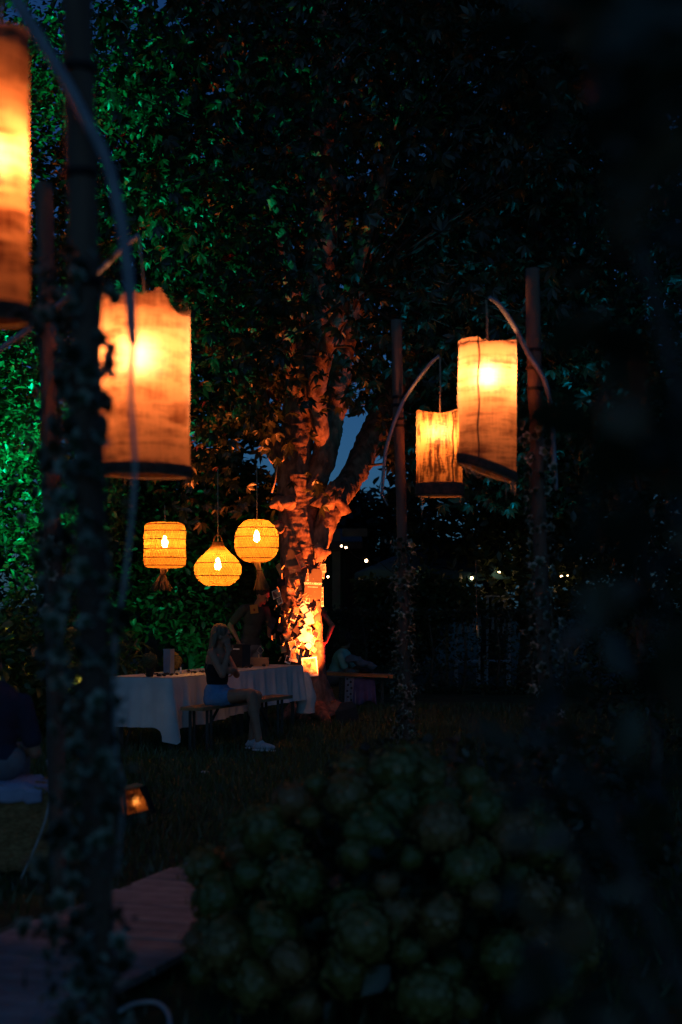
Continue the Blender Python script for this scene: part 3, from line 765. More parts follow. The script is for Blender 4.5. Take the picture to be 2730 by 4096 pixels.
pA, spA = pole('thick dark foreground pole overgrown with pale edged ivy', [(309,-220),(311,0),(341,1365),(363,2100),(386,3000),(402,4096),(412,4633)], .041,
     [(-40,-190,3.95),(60,-10,3.92),(245,292,3.87),(345,480,3.87),(425,640,3.87),(478,850,3.87),(512,1080,3.87),(532,1370,3.87)], (280, 699, 1130), 3.95, .016)
pB, spB = pole('second pole behind the thick ivy pole, faintly lit orange', [(176,735),(186,1100),(199,1550),(215,2400),(235,3560)], .047,
     [(556,942,7.0),(500,985,7.05),(400,1082,7.15),(270,1190,7.3),(195,1255,7.42),(110,1320,7.45),(0,1400,7.5),(-150,1530,7.6)], (1252, 1290), 7.5, .017)
pC, spC = pole('pole with a bent rod carrying the bright tilted lantern', [(2130,1075),(2143,1650),(2158,2100),(2185,2800),(2205,3348)], .047,
     [(1958,1190,9.0),(2000,1222,9.05),(2060,1310,9.15),(2112,1412,9.23),(2155,1480,9.23),(2185,1540,9.26),(2208,1660,9.27),(2214,1780,9.27),(2226,1960,9.27)], (1402, 1475, 1556), 9.3, .017)
pD, spD = pole('slim pole with a bent rod beside the dark streaky lantern', [(1586,1280),(1595,1700),(1608,2050),(1616,2500),(1630,3167)], .044,
     [(1757,1424,11.2),(1725,1452,11.25),(1670,1520,11.35),(1620,1595,11.44),(1590,1660,11.44),(1568,1720,11.45),(1545,1800,11.46),(1534,1900,11.47),(1529,1975,11.48)], (1590, 1622, 1677, 1704), 11.5, .015)
MB().tube([P(1529,1975,11.48), P(1535,1990,11.48), P(1552,2022,11.48)], .007, 6).build('rod_tail', M['rod'], pD)

def lantern(label, x0, x1, y0, y1, d, fabric, tip, top_fn=None, slope=0.0, hem=0.06, seam=None, threads=6, bulb_y=None, bulbs=(0,), fringe=False, bulb_mat='bulb', wob=0.017, seed=0, seam_split=0):
    cx = (x0+x1)/2; c = P(cx, y1, d); R = (x1-x0)/2*d/F; ztop = P(cx, y0, d).z; zb = c.z; H = ztop-zb
    t = thing('lantern', label, 'lantern', (c.x, d, zb), 'burlap lanterns hanging from the poles')
    def shp(u, v):
        a = 2*PI*u; rr = R*(1+wob*3*noise.noise(Vector((math.cos(a)*1.4+seed, math.sin(a)*1.4, v*2.2)))+wob*noise.noise(Vector((math.cos(a)*5, math.sin(a)*5+seed, v*7))))
        x = math.cos(a)*rr; y = math.sin(a)*rr
        zt = H+(top_fn(math.cos(a), math.sin(a)) if top_fn else 0)
        z = zt*v
        z -= slope*(x+R)*(1-v)**1.5
        return Vector((c.x+x, d+y, zb+z))
    MB().grid(shp, 96, 40, True).build('shade', fabric, t)
    def hem_fn(u, v):
        q = shp(u, 0); w = math.sin(2*PI*v)
        o = Vector((q.x-c.x, q.y-d, 0)).normalized()
        return q+o*(.006+.004*math.cos(2*PI*v))+Vector((0, 0, hem*(.5+.5*w)))
    MB().grid(hem_fn, 64, 9, True).build('hem', M['hem'], t)
    ring = MB(); pts = [shp(k/48, 0.002) for k in range(49)]; ring.tube(pts, .007, 6, False); ring.build('bottom_ring', M['rope'], t)
    ring = MB(); rz = zb+H-.045
    ring.ring((c.x, d, rz), R*.93, .0035, 40, 6)
    for k in range(3):
        a = 2*PI*k/3+.5; ring.tube([(c.x, d, rz), (c.x+R*.97*math.cos(a), d+R*.97*math.sin(a), rz)], .004, 5)
    ring.build('top_ring', M['wire'], t)
    bz = P(cx, bulb_y, d).z
    for dx in bulbs:
        bx = c.x+dx
        MB().lathe((bx, d, bz), [(.002, -.045), (.02, -.038), (.032, -.012), (.03, .012), (.016, .04), (.014, .05)], 14).build('bulb', M[bulb_mat], t)
        MB().lathe((bx, d, bz), [(.019, .05), (.02, .12), (.008, .14)], 12).build('socket', M['wire'], t)
        MB().tube([(bx, d, bz+.135), (c.x, d, rz)], .004, 5).build('flex', M['wire'], t)
    tp = P(*tip)
    MB().tube([tp, tp.lerp(Vector((c.x, d, rz)), .5)+Vector((0.004, 0, 0)), Vector((c.x, d, rz))], .007, 6).build('cord', M['rope'], t)
    if seam is not None:
        for (sx, v0, v1) in seam:
            u = math.acos(max(-1, min(1, (P(sx, y0, d).x-c.x)/R)))/(2*PI); u = 1-u
            pts = []
            for k in range(22):
                v = v0+(v1-v0)*k/21; q = shp(u+.004*math.sin(k*.8), v); o = Vector((q.x-c.x, q.y-d, 0)).normalized(); pts.append(q+o*.006)
            MB().tube(pts, .0055, 5).build('seam', M['hem'], t)
    for k in range(threads):
        u = random.random(); q = shp(u, 0); l = random.uniform(.02, .07)
        MB().tube([q, q+Vector((random.gauss(0, .01), random.gauss(0, .01), -l*.5)), q+Vector((random.gauss(0, .02), 0, -l))], .0025, 4).build('thread', M['rope'], t)
    if fringe:
        for k in range(7):
            u0 = random.uniform(.5, .95); u1 = u0+random.uniform(.06, .2)
            a, b = shp(u0, 0), shp(u1, 0); s = random.uniform(.04, .1)
            MB().tube([a, a.lerp(b, .25)-Vector((0, 0, s*.8)), a.lerp(b, .5)-Vector((0, 0, s)), a.lerp(b, .75)-Vector((0, 0, s*.8)), b], .0032, 5).build('loose_yarn', M['rope'], t)
    return t, shp

lantern('long orange lantern cropped by the picture edge, beside the thick ivy pole', -150, 114, 150, 1290, 4.25, M['gauze_a'], (20, -170, 4.25),
        lambda c, s: 0.02*c, .0, .05, None, 4, 640, (0,), bulb_mat='bulb_low', seed=1)
def torn(c, s):
    z = -0.03-.02*math.sin(c*9)
    if c > 0.12: z += 0.02
    if c > 0.42: z -= 0.085*min(1, (c-.42)/.25)
    if s > 0: z = -0.05
    return z
lantern('widest lantern with a torn top edge, glowing behind the thick ivy pole', 402, 762, 1185, 1900, 7.0, M['gauze_b'], (556, 944, 7.0), torn, .02, .05,
        None, 14, 1425, (-.03,), seed=5)
lt, _ = lantern('bright tilted lantern with a drooping dark hem and loose yarn', 1834, 2066, 1362, 1850, 9.0, M['gauze_c'], (1946, 1200, 9.0),
        lambda c, s: (-.035*max(0, -s)*(1-(c-.25)**2)) if c > -.35 else -0.005, .36, .06, [(1906, .03, 1.0)], 4, 1505, (.0,), True, seed=9)
MB().tube([P(1962,1895,8.9), P(2030,1925,8.9), P(2025,1960,8.9), P(2026,2000,8.9)], .004, 5).build('thread', M['rope'], lt)
ld, _ = lantern('darker streaky lantern with a glowing bottom ring behind the tilted one', 1668, 1852, 1638, 1985, 11.2, M['gauze_d'], (1761, 1428, 11.2),
        lambda c, s: -.05*max(0, -s)*(1-c*c)+.012*c, -.0, .10, [(1806, .1, .98)], 7, 1728, (-.055, .035), bulb_mat='bulb_dim', seed=13)
MB().tube([P(1685,1985,11.1), P(1690,2010,11.1), P(1688,2050,11.1), P(1690,2072,11.1)], .004, 5).build('thread', M['rope'], ld)

# loose cable down from the foreground rod
t = MB().tube([Vector(s[:3]) for s in spline([(*P(532,1368,3.87), 1), (*P(524,1570,3.9), 1), (*P(540,1900,3.95), 1), (*P(502,2300,4.0), 1), (*P(458,2600,4.0), 1), (*P(462,3000,4.0), 1), (*P(490,3150,4.0), 1), (*P(470,3500,4.05), 1)], 8)], .007, 8).build('cable', M['cable'])
tag(t, 'pale cable dangling from the rod of the thick ivy pole', 'cable')
t = MB().tube([Vector(s[:3]) for s in spline([(*P(190,3040,7.8), 1), (*P(202,3130,7.72), 1), (*P(190,3250,7.7), 1), (*P(150,3370,7.7), 1), (*P(85,3515,7.75), 1)], 8)], .006, 8).build('cable', M['cable'])
tag(t, 'thin pale cable hanging in front of the straw bale', 'cable')
t = MB().tube([Vector(s[:3]) for s in spline([(*P(480,4045,5.2), 1), (*P(540,4015,5.3), 1), (*P(620,4010,5.35), 1), (*P(668,4045,5.25), 1), (*P(682,4110,5.1), 1), (*P(680,4200,5.0), 1)], 8)], .009, 8).build('garden_hose', M['cable'])
tag(t, 'white garden hose looping on the ground at the bottom edge', 'hose')
t = MB().tube([P(1905,2240,16), P(1907,2400,16), P(1912,2520,16)], .006, 5).build('hanging_twine', M['twine'])
tag(t, 'thin twine with a pale wooden toggle hanging before the hedge', 'twine')
MB().tube([P(1911,2500,16), P(1914,2552,16)], .014, 6).build('toggle', M['peg'], t)

# ---------------------------------------------------------------- ivy on the poles
ivy_out = [(0,0),(.16,-.12),(.42,-.05),(.36,.18),(.56,.34),(.34,.42),(.26,.62),(.10,.70),(0,1.0)]
pts = [Vector((x, y, 0.06*abs(x)-0.10*y*y)) for x, y in ivy_out]
full = pts+[Vector((-p.x, p.y, p.z)) for p in reversed(pts[1:-1])]
ctr = Vector((0, .38, .02)); iv = MB().add([ctr]+full, [(0, 1+k, 1+(k+1) % len(full)) for k in range(len(full))])
ivy_me = iv.mesh('leaf', M['ivy'])
M['ivy_small'] = leafmat('ivy_small', [(0.03, 0.05, 0.025), (0.07, 0.10, 0.05), (0.40, 0.42, 0.33)], 0.3)
def ivy(label, sp, z0, z1, r, n_, size, spread, bias=(0, 0), extra=0):
    pts = [Vector(s[:3]) for s in sp]
    def at(z):
        for i in range(len(pts)-1):
            if (pts[i].z-z)*(pts[i+1].z-z) <= 0 and pts[i].z != pts[i+1].z:
                return pts[i].lerp(pts[i+1], (pts[i].z-z)/(pts[i].z-pts[i+1].z))
        return pts[-1]
    q0 = at(z0)
    t = thing('ivy_garland', label, 'ivy', (q0.x, q0.y, z0), 'ivy garlands wound round the poles')
    for ph in (0, 2.4):
        st = []
        for k in range(60):
            z = z0+(z1-z0)*k/59; a = ph+z*4.2; q = at(z); st.append(q+Vector((math.cos(a)*(r+.012), math.sin(a)*(r+.012), 0)))
        MB().tube(st, .004, 5).build('stem', M['twine'], t)
    for k in range(n_):
        z = z0+(z1-z0)*random.random()
        lump = max(0, noise.noise(Vector((z*2.2, n_, 0)))+.35)
        a = random.uniform(0, 2*PI); q = at(z); rad = r+.01+abs(random.gauss(0, spread*(.45+lump)))
        o = Vector((math.cos(a), math.sin(a), 0)); p = q+o*rad+Vector((bias[0]*lump, bias[1], 0))
        up = (o+Vector((random.gauss(0, .6), random.gauss(0, .6), random.gauss(.3, .5)))).normalized()
        dr = Vector((random.gauss(0, .6), random.gauss(0, .6), random.gauss(-.4, .6))); dr = (dr-up*dr.dot(up)).normalized()
        place('leaf', ivy_me, t, p, Matrix((dr.cross(up), dr, up)).transposed(), size*random.uniform(.65, 1.25))
    if extra:
        ps = []
        for k in range(extra):
            z = z0+(z1-z0)*(random.random()**1.3 if z1 > z0 else random.random()); a = random.uniform(0, 2*PI); q = at(z)
            lump = max(0, noise.noise(Vector((z*2.2, n_, 0)))+.35); rad = r+.008+abs(random.gauss(0, spread*(.4+lump)))
            ps.append(q+Vector((math.cos(a)*rad+bias[0]*lump, math.sin(a)*rad, 0)))
        ex = scatter('small_leaf', lf_v, lf_f, np.array([tuple(p) for p in ps]), size*.55*(.6+.7*rng.random(extra)), M['ivy_small'], .3, .8)
        o = mesh_obj('small_leaf', ex, None, t); o.location = -base(t); o['kind'] = 'stuff'
    return t
ivy('thick blurred ivy wound round the dark foreground pole', spA, .35, 2.5, .041, 280, .064, .055, (-.10, -.01), 900)
ivy('ivy climbing the pole that carries the bright tilted lantern', spC, .5, 2.75, .047, 170, .065, .05, extra=500)
ivy('ivy with small pale leaves climbing the slim pole', spD, .35, 2.05, .044, 210, .06, .045, extra=600)
ivy('sparse ivy tuft on the faintly lit second pole', spB, 1.5, 2.75, .047, 60, .08, .05)

# ================================================================== rattan lamps
def rattan(label, x, y0, y1, d, prof, tassel, cord_y, hoop=False, bulb_y=0, seed=0, rings=(), open_top=False, flare=False):
    """prof: (radius px, y px) rows from top to bottom"""
    c = P(x, y1, d); k = d/F
    t = thing('rattan_lamp', label, 'lamp', (c.x, d, c.z), 'rattan pendant lamps hanging over the table')
    sp = spline([(r*k, 0, P(x, y, d).z, 1) for r, y in prof], 8)
    R = [s[0] for s in sp]; Z = [s[2] for s in sp]; n = len(sp); nh = 46
    mb = MB()
    for sgn in (1, -1):
        for j in range(nh):
            pts = []
            for i in range(0, n, 2):
                a = 2*PI*j/nh+sgn*i/n*1.5; rr = R[i]+.003*sgn
                pts.append((c.x+rr*math.cos(a), d+rr*math.sin(a), Z[i]))
            vs = []
            for q_ in pts:
                o_ = Vector((q_[0]-c.x, q_[1]-d, 0)).normalized(); tg = Vector((-o_.y, o_.x, 0))*.0042
                vs += [Vector(q_)-tg, Vector(q_)+tg]
            mb.add(vs, [(2*i_, 2*i_+1, 2*i_+3, 2*i_+2) for i_ in range(len(pts)-1)])
    for i in range(1, n-1):
        vs = []
        for j in range(45):
            a = 2*PI*j/44; w_ = .006*(1 if j % 2 else -1)
            for e_ in (-1, 1):
                f_ = .5+e_*.15; vs.append(Vector((c.x+(R[i]+(R[i+1]-R[i])*f_+w_)*math.cos(a), d+(R[i]+(R[i+1]-R[i])*f_+w_)*math.sin(a), Z[i]+(Z[i+1]-Z[i])*f_)))
        mb.add(vs, [(2*j, 2*j+1, 2*j+3, 2*j+2) for j in range(44)])
    mb.build('woven_shade', M['rattan'], t)
    for y in rings:
        z = P(x, y, d).z; i = min(range(n), key=lambda q: abs(Z[q]-z))
        MB().ring((c.x, d, z), R[i]+.005, .006, 44, 6).build('ring', M['rattan_dark'], t)
    if hoop:
        z = Z[0]; MB().tube([(c.x+.045*math.cos(a), d, z+.075*math.sin(a)) for a in [PI*q/12 for q in range(13)]], .007, 6).build('hoop', M['rattan'], t)
    zt = P(x, cord_y, d).z
    bz = P(x, bulb_y, d).z
    MB().tube([(c.x, d, bz+.09), (c.x+.003, d, (bz+zt)/2), (c.x, d, zt)], .005, 6).build('cord', M['rope'], t)
    MB().lathe((c.x, d, bz), [(.003, -.075), (.022, -.068), (.034, -.045), (.036, -.022), (.028, .01), (.016, .04), (.014, .055)], 16).build('bulb', M['bulb_rattan'], t)
    MB().lathe((c.x, d, bz), [(.018, .055), (.02, .10), (.008, .12)], 12).build('socket', M['rattan_dark'], t)
    if tassel:
        z0 = Z[-1]; z1 = P(x, tassel[0], d).z; tx = (tassel[1]-x)*k; w = tassel[2]*k; mb = MB()
        for j in range(110):
            a = random.uniform(0, 2*PI); r = math.sqrt(random.random()); o = Vector((math.cos(a)*r, math.sin(a)*r, 0))
            zz = z1+random.uniform(0, .03)
            L_ = z0-zz
            mb.tube([Vector((c.x, d, z0))+o*R[-1]*.6, Vector((c.x+tx*.5, d, z0-L_*.28))+o*.028, Vector((c.x+tx*.8, d, z0-L_*.55))+o*w*.45, Vector((c.x+tx, d, zz))+o*w], .0035, 4)
        mb.build('tassel', M['raffia'], t)
        MB().ring((c.x+tx*.5, d, z0-(z0-z1)*.28), .03, .006, 16, 5).build('binding', M['rattan_dark'], t)
    return t
rattan('drum shaped rattan lamp with a straw tassel', 660, 2088, 2272, 15.4,
       [(22,2090),(62,2091),(76,2100),(82,2122),(82,2160),(82,2200),(84,2235),(80,2258),(66,2270),(30,2273)], (2366, 645, 46), 2020, False, 2165, rings=(2098,2124,2158,2195,2231,2262))
rattan('onion shaped rattan lamp without a tassel', 872, 2168, 2343, 15.2,
       [(20,2168),(27,2185),(46,2208),(72,2232),(90,2258),(94,2280),(88,2303),(72,2325),(50,2341),(36,2343)], None, 1880, True, 2252, rings=(2252,2303))
rattan('round rattan lamp with a straw tassel against the trunk', 1028, 2076, 2250, 15.8,
       [(20,2077),(44,2082),(70,2104),(84,2135),(88,2165),(85,2198),(72,2225),(48,2244),(20,2251)], (2362, 1048, 34), 1860, False, 2142, rings=(2112,2148,2192,2232))

# ================================================================== tables, bench and what lies on them
u = Vector((.404, .915, 0)); pr = Vector((.915, -.404, 0))
T0 = Vector((-1.757, 14.6, 0)); TL = 3.17; TW = .72
def tpt(a, b, z): return T0+u*a-pr*b+Vector((0, 0, z))      # along, back from the front edge, up
Rt = Matrix((u, -pr, Vector((0, 0, 1)))).transposed()
tb = thing('long_table', 'long trestle table under a white cloth, running back to the trunk', 'table', tpt(TL/2, TW/2, 0))
MB().box(tpt(TL/2, TW/2, .725), (TL-.02, TW-.02, .03), Rt).build('tabletop', M['table_wood'], tb, smooth=False)
for a in (.12, 1.5, 1.68, TL-.15):
    for b in (.06, TW-.06):
        MB().bar(tpt(a, b, 0), tpt(a, b, .71), .045, .03).build('leg', M['steel'], tb, smooth=False)
    MB().bar(tpt(a, .06, .3), tpt(a, TW-.06, .3), .03, .02).build('stretcher', M['steel'], tb, smooth=False)
mb = MB()
def cloth_pt(s, v):
    """s runs round the rim, v from the rim down"""
    per = 2*(TL+TW); q = s*per
    if q < TL: a, b, o = q, 0, pr; e = q
    elif q < TL+TW: a, b, o = TL, q-TL, u
    elif q < 2*TL+TW: a, b, o = TL-(q-TL-TW), TW, -pr
    else: a, b, o = 0, TW-(q-2*TL-TW), -u
    cd = min(abs(q-k) for k in (0, TL, TL+TW, 2*TL+TW, per))
    w = .016*math.sin(q*19+1.5*math.sin(q*3))+.012*math.sin(q*43)
    drop = .53+.015*math.sin(q*2.3)
    if q <= TL: drop -= .12*q/TL
    elif q < TL+TW: drop -= .12
    corner = math.exp(-(cd/.075)**2)
    if min(q, abs(per-q)) < .3: drop += .15*corner
    p = tpt(a, b, .748)+o*(.012+v*(w*1.5+.02+.05*corner))
    return p-Vector((0, 0, v*drop))
mb.grid(cloth_pt, 260, 9, True)
mb.add([tpt(0,0,.7485), tpt(TL,0,.7485), tpt(TL,TW,.7485), tpt(0,TW,.7485)], [(0, 1, 2, 3)])
mb.grid(lambda i, j: tpt(TL*i, TW*j, .75+.002*math.sin(i*31)*math.sin(j*9)), 40, 10)
t = mb.build('tablecloth', M['cloth']); tag(t, 'white cloth hanging in folds over the long table', 'tablecloth')

bn = thing('bench', 'narrow wooden bench under the seated woman', 'bench', tpt(.9, -.27, 0))
MB().box(tpt(1.02, -.27, .44), (2.1, .26, .035), Rt).build('seat', M['table_wood'], bn, smooth=False)
for a in (.12, .2, 1.75, 1.85):
    for b in (-.17, -.37):
        MB().bar(tpt(a, b, 0), tpt(a, b, .42), .03, .03).build('leg', M['steel'], bn, smooth=False)
MB().bar(tpt(.2, -.27, .12), tpt(.55, -.27, .42), .02, .02).build('brace', M['steel'], bn, smooth=False)
MB().bar(tpt(1.75, -.27, .12), tpt(1.4, -.27, .42), .02, .02).build('brace', M['steel'], bn, smooth=False)

def on_table(x, b):
    """point on the table top, b back from its front edge, at pixel column x"""
    lo, hi = 0.0, TL
    for _ in range(40):
        m_ = (lo+hi)/2; q = tpt(m_, b, 0)
        if CX+q.x*F/q.y < x: lo = m_
        else: hi = m_
    return tpt(lo, b, .752)
q = on_table(592, .5) if CX+tpt(0, .5, 0).x*F/tpt(0, .5, 0).y < 592 else tpt(.05, .3, .752)
q = tpt(.10, .30, .752)
pt = thing('potted_globe', 'clipped round plant in a dark pot on the near end of the cloth', 'plant', q)
MB().lathe(q, [(.035, 0), (.05, .09), (.052, .095), (.044, .097)], 18).build('pot', M['pot'], pt)
mb = MB().ball(q+Vector((0, 0, .16)), .085, 20, 14)
for i in range(len(mb.v)): mb.v[i] += (mb.v[i]-q-Vector((0, 0, .16)))*.35*noise.noise(mb.v[i]*60)
mb.build('foliage', M['globe'], pt)
q = tpt(.62, .38, .752)
MB_v = thing('vase', 'tall blue grey vase standing before the ochre flower ball', 'vase', q)
MB().box(q+Vector((0, 0, .13)), (.085, .085, .26), Rt).build('body', M['vase'], MB_v, smooth=False)
MB().box(q+Vector((0, 0, .265)), (.092, .092, .012), Rt).build('rim', M['vase'], MB_v, smooth=False)
q2 = tpt(.82, .46, .752); fl = thing('flower_ball', 'ochre ball of flowers half hidden behind the vase', 'flowers', q2)
mb = MB().ball(q2+Vector((0, 0, .13)), (.105, .09, .10), 20, 14)
for i in range(len(mb.v)): mb.v[i] += (mb.v[i]-q2-Vector((0, 0, .13)))*.4*noise.noise(mb.v[i]*40)
mb.build('blossom', M['flower'], fl)
MB().lathe(q2, [(.03, 0), (.045, .05), (.04, .055)], 14).build('pot', M['pot'], fl)
q = tpt(.70, .28, .752); cd = thing('candle', 'small white candle beside the blue grey vase', 'candle', q)
MB().lathe(q, [(.009, 0), (.009, .07), (.005, .074)], 10).build('wax', M['paper'], cd)
MB().tube([q+Vector((0, 0, .072)), q+Vector((.002, 0, .082))], .0015, 4).build('wick', M['wire'], cd)
for i in range(26):
    a = random.uniform(.2, .55) if i < 11 else (random.uniform(.75, 1.2) if i < 17 else random.uniform(1.9, 2.7))
    q = tpt(a, random.uniform(.2, .5), .762); r = random.uniform(.010, .02)
    mb = MB().ball(q, (r*1.4, r, r*.75), 8, 6)
    for k in range(len(mb.v)): mb.v[k] += (mb.v[k]-q)*.5*noise.noise(mb.v[k]*50)
    tag(mb.build('pebble', M['pebble']), ('dark pebble strewn on the cloth between the globe plant and the vase' if i < 11 else 'dark pebble strewn on the cloth beyond the vase' if i < 17 else 'dark pebble strewn on the cloth near the black crate'), 'pebble', 'dark pebbles on the tablecloth')
q = tpt(2.30, .40, .752); ck = thing('black_crate', 'black crate with pale print standing on the cloth before the man', 'crate', q)
MB().box(q+Vector((0, 0, .13)), (.20, .16, .26), Rt).build('body', M['black'], ck, smooth=False)
MB().box(q+Vector((0, 0, .263)), (.215, .175, .02), Rt).build('lid', M['black'], ck, smooth=False)
mb = MB()
for k in range(5): mb.box(q-u*.103+pr*(.035-.017*k)+Vector((0, 0, .22)), (.002, .012, .014), Rt)
mb.build('lettering', M['letter'], ck, smooth=False)
MB().bar(q-pr*.08+Vector((0, 0, .20)), q-pr*.08+Vector((0, 0, .25)), .02, .02).build('catch', M['peg'], ck, smooth=False)
q = tpt(2.72, .38, .752); wb = thing('wooden_box', 'plain open wooden box at the trunk end of the cloth', 'box', q)
for (dx, dy, sx, sy) in ((0, .075, .26, .012), (0, -.075, .26, .012), (.124, 0, .012, .138), (-.124, 0, .012, .138)):
    MB().box(q+u*dx*0+Vector((dx, dy, .05)), (sx, sy, .10)).build('side', M['box_wood'], wb, smooth=False)
MB().box(q+Vector((0, 0, .006)), (.235, .137, .008)).build('bottom', M['box_wood'], wb, smooth=False)
wf = thing('wire_figure', 'bent wire diamond on a wooden stick in the box', 'ornament', q+Vector((.01, 0, .012)))
MB().bar(q+Vector((.01, 0, .012)), q+Vector((.01, 0, .14)), .014, .01).build('stick', M['peg'], wf, smooth=False)
z = q+Vector((.03, 0, .14)); MB().tube([z, z+Vector((-.045, 0, .045)), z+Vector((-.005, 0, .10)), z+Vector((.04, 0, .05)), z], .003, 5).build('wire_loop', M['cable'], wf)
q = tpt(3.02, .28, .7535)
t = MB().box(q, (.09, .06, .003), Rt).build('photo_card', M['paper'], smooth=False); tag(t, 'bright blank card lying on the cloth beside the trunk', 'card')
# white carrier bag on the table corner
q = tpt(TL+.03, .03, .0)+pr*.06; mb = MB()
def bagp(i, j):
    a = 2*PI*i; z = .66-.5*j; w = (.03+.09*math.sin(min(1, j*1.25)*PI*.62))*(1+.15*noise.noise(Vector((math.cos(a)*2, math.sin(a)*2, j*4))))
    return q+Vector((math.cos(a)*w, math.sin(a)*w*.6, z))
mb.grid(bagp, 28, 14, True); mb.ball(q+Vector((0, 0, .17)), (.085, .055, .03), 14, 6)
bg_ = mb.build('carrier_bag', M['bag_white']); tag(bg_, 'crumpled white carrier bag hanging from the table corner at the trunk', 'bag')
MB().tube([q+Vector((-.03, 0, .65)), q+Vector((-.03, -.01, .72)), q+Vector((-.05, .02, .755))], .006, 5).build('handle', M['bag_white'], bg_)

# low orange bench behind the tree with cloths under it
BD = 21.0
ob = thing('low_bench', 'low bench with an orange lit edge behind the trunk', 'bench', P(1445, 2800, BD))
ob.location.z = 0
a, b = P(1308, 2693, BD), P(1582, 2705, 20.7)
MB().bar(a, b, .26, .045).build('seat', M['bench_edge'], ob, smooth=False)
for (x, y) in ((1362, 2702), (1375, 2702), (1530, 2706)):
    q = P(x, y, BD-.05); MB().bar((q.x, q.y, 0), (q.x, q.y, q.z-.03), .045, .035).build('leg', M['steel'], ob, smooth=False)
MB().bar(P(1378, 2755, BD-.08), P(1422, 2712, BD-.08), .03, .02).build('brace', M['steel'], ob, smooth=False)
def drape(x0, x1, y0, y1, d, amp, lean=0):
    return MB().grid(lambda i, j: P(x0+(x1-x0)*i+lean*j*(i-.5), y0+(y1-y0)*j+10*math.sin(i*7)*j, d)+Vector((0, amp*math.sin(i*17)*j-.03, 0)), 30, 10)
t = drape(1418, 1500, 2712, 2812, BD-.14, .03, 14).build('purple_cloth', M['purple']); tag(t, 'purple cloth hanging from the low orange bench', 'cloth')
sm_ = t.modifiers.new('thick', 'SOLIDIFY'); sm_.thickness = .006
t = drape(1382, 1422, 2706, 2820, BD-.12, .015, 8).build('dotted_cloth', M['dotted']); tag(t, 'pale cloth with maroon dots hanging beside the purple cloth', 'cloth')
sm_ = t.modifiers.new('thick', 'SOLIDIFY'); sm_.thickness = .006
for k in range(9):
    MB().ball(P(1390+14*(k % 2)+(k//2 % 2)*3, 2716+k*12, BD-.165), (.016, .006, .016), 8, 6).build('dot', M['dot'], t)
mb = MB()
for (x, y, rx, rz) in ((1415, 2640, .13, .07), (1450, 2652, .15, .06), (1480, 2662, .12, .05)):
    q = P(x, y, 21.4); mb.ball(q, (rx, .12, rz), 18, 12)
for i in range(len(mb.v)): mb.v[i] += Vector((.05*noise.noise(mb.v[i]*7), 0, .06*noise.noise(mb.v[i]*9+Vector((3, 0, 0)))))
t = mb.build('jacket', M['grey_cloth']); tag(t, 'crumpled grey jacket heaped beside the person in mint', 'jacket')
t = MB().lathe(P(1462, 2690, 20.9), [(.09, 0), (.10, .03), (.07, .055), (.02, .06)], 16).build('hat', M['black']); tag(t, 'flat black hat lying on the low orange bench', 'hat')
t = MB().ball(P(820, 3088, 12.85)+Vector((0, 0, .0)), (.035, .025, .012), 10, 6).build('paper_scrap', M['paper']); tag(t, 'white paper scrap lying on the lawn', 'litter')

# ================================================================== floodlight at the foot of the tree
FL = Vector((0.085, 18.05, 0))
fd = thing('floodlight', 'black hooded floodlight on the ground against the tree root, aimed up the trunk', 'floodlight', FL)
mb = MB().add([FL+Vector(v) for v in ((-.13,-.10,0),(.15,-.10,0),(.16,.10,0),(-.14,.10,0),(-.16,-.10,.13),(.11,-.10,.20),(.12,.04,.14),(-.15,.04,.10),(-.09,-.09,.25),(.05,-.09,.27),(.05,-.05,.27),(-.09,-.05,.25))], [(3,2,1,0),(0,1,5,4),(1,2,6,5),(2,3,7,6),(3,0,4,7),(4,5,9,8),(8,9,10,11),(5,6,10,9),(6,7,11,10),(7,4,8,11)])
mb.build('housing', M['black'], fd, smooth=False)
MB().box(FL+Vector((-.015, .05, .155)), (.20, .05, .012), Matrix.Rotation(-.9, 3, 'X')).build('lens', glow('orange_lens', (1, .3, .05), 3), fd, smooth=False)
MB().tube([FL+Vector((.16, .02, .02)), FL+Vector((.3, .1, .0)), FL+Vector((.5, .0, .0)), FL+Vector((.9, .2, .0))], .008, 6).build('power_cord', M['wire'], fd)
spot('flood_beam', FL+Vector((.0, .13, .28)), P(1205, 2350, 18.8), 2200, (1.0, 0.165, 0.026), 72, 1.0, .03, fd)

# green, cyan and yellow garden floods that light the foliage
def garden_flood(label, loc, aim, power, color, angle, lens):
    t = thing('garden_flood', label, 'floodlight', loc, None); l = Vector(loc)
    R = (Vector(aim)-l).to_track_quat('Z', 'Y').to_matrix()
    b = MB(); b.lathe((0, 0, 0), [(.03, -.10), (.05, -.06), (.06, .04), (.062, .05)], 16)
    b.v = [R @ v+l+Vector((0, 0, .16)) for v in b.v]; b.build('housing', M['black'], t)
    MB().tube([l, l+Vector((0, 0, .12))], .012, 6).build('spike', M['black'], t)
    b = MB().ball((0, 0, 0), (.055, .055, .008), 16, 6); b.v = [R @ (v+Vector((0, 0, .058)))+l+Vector((0, 0, .16)) for v in b.v]; b.build('lens', lens, t)
    s = spot('flood_beam', R @ Vector((0, 0, .09))+l+Vector((0, 0, .16)), aim, power, color, angle, .8, .05, t)
    return t
glens = glow('green_lens', (.02, 1, .28), 2.0); ylens = glow('yellow_lens', (1, .75, .25), 12); clens = glow('cyan_lens', (.05, .8, 1), 1)
garden_flood('green garden flood on the lawn beyond the straw bale, outside the picture', (-5.2, 13.6, 0), (-4.5, 17.6, 5.4), 4200, (.0, 1.0, .40), 66, glens)
garden_flood('green garden flood in the grass before the dim green tree', (-3.1, 18.6, 0), (-2.5, 21.6, 2.4), 120, (.0, 1.0, .34), 90, glens)
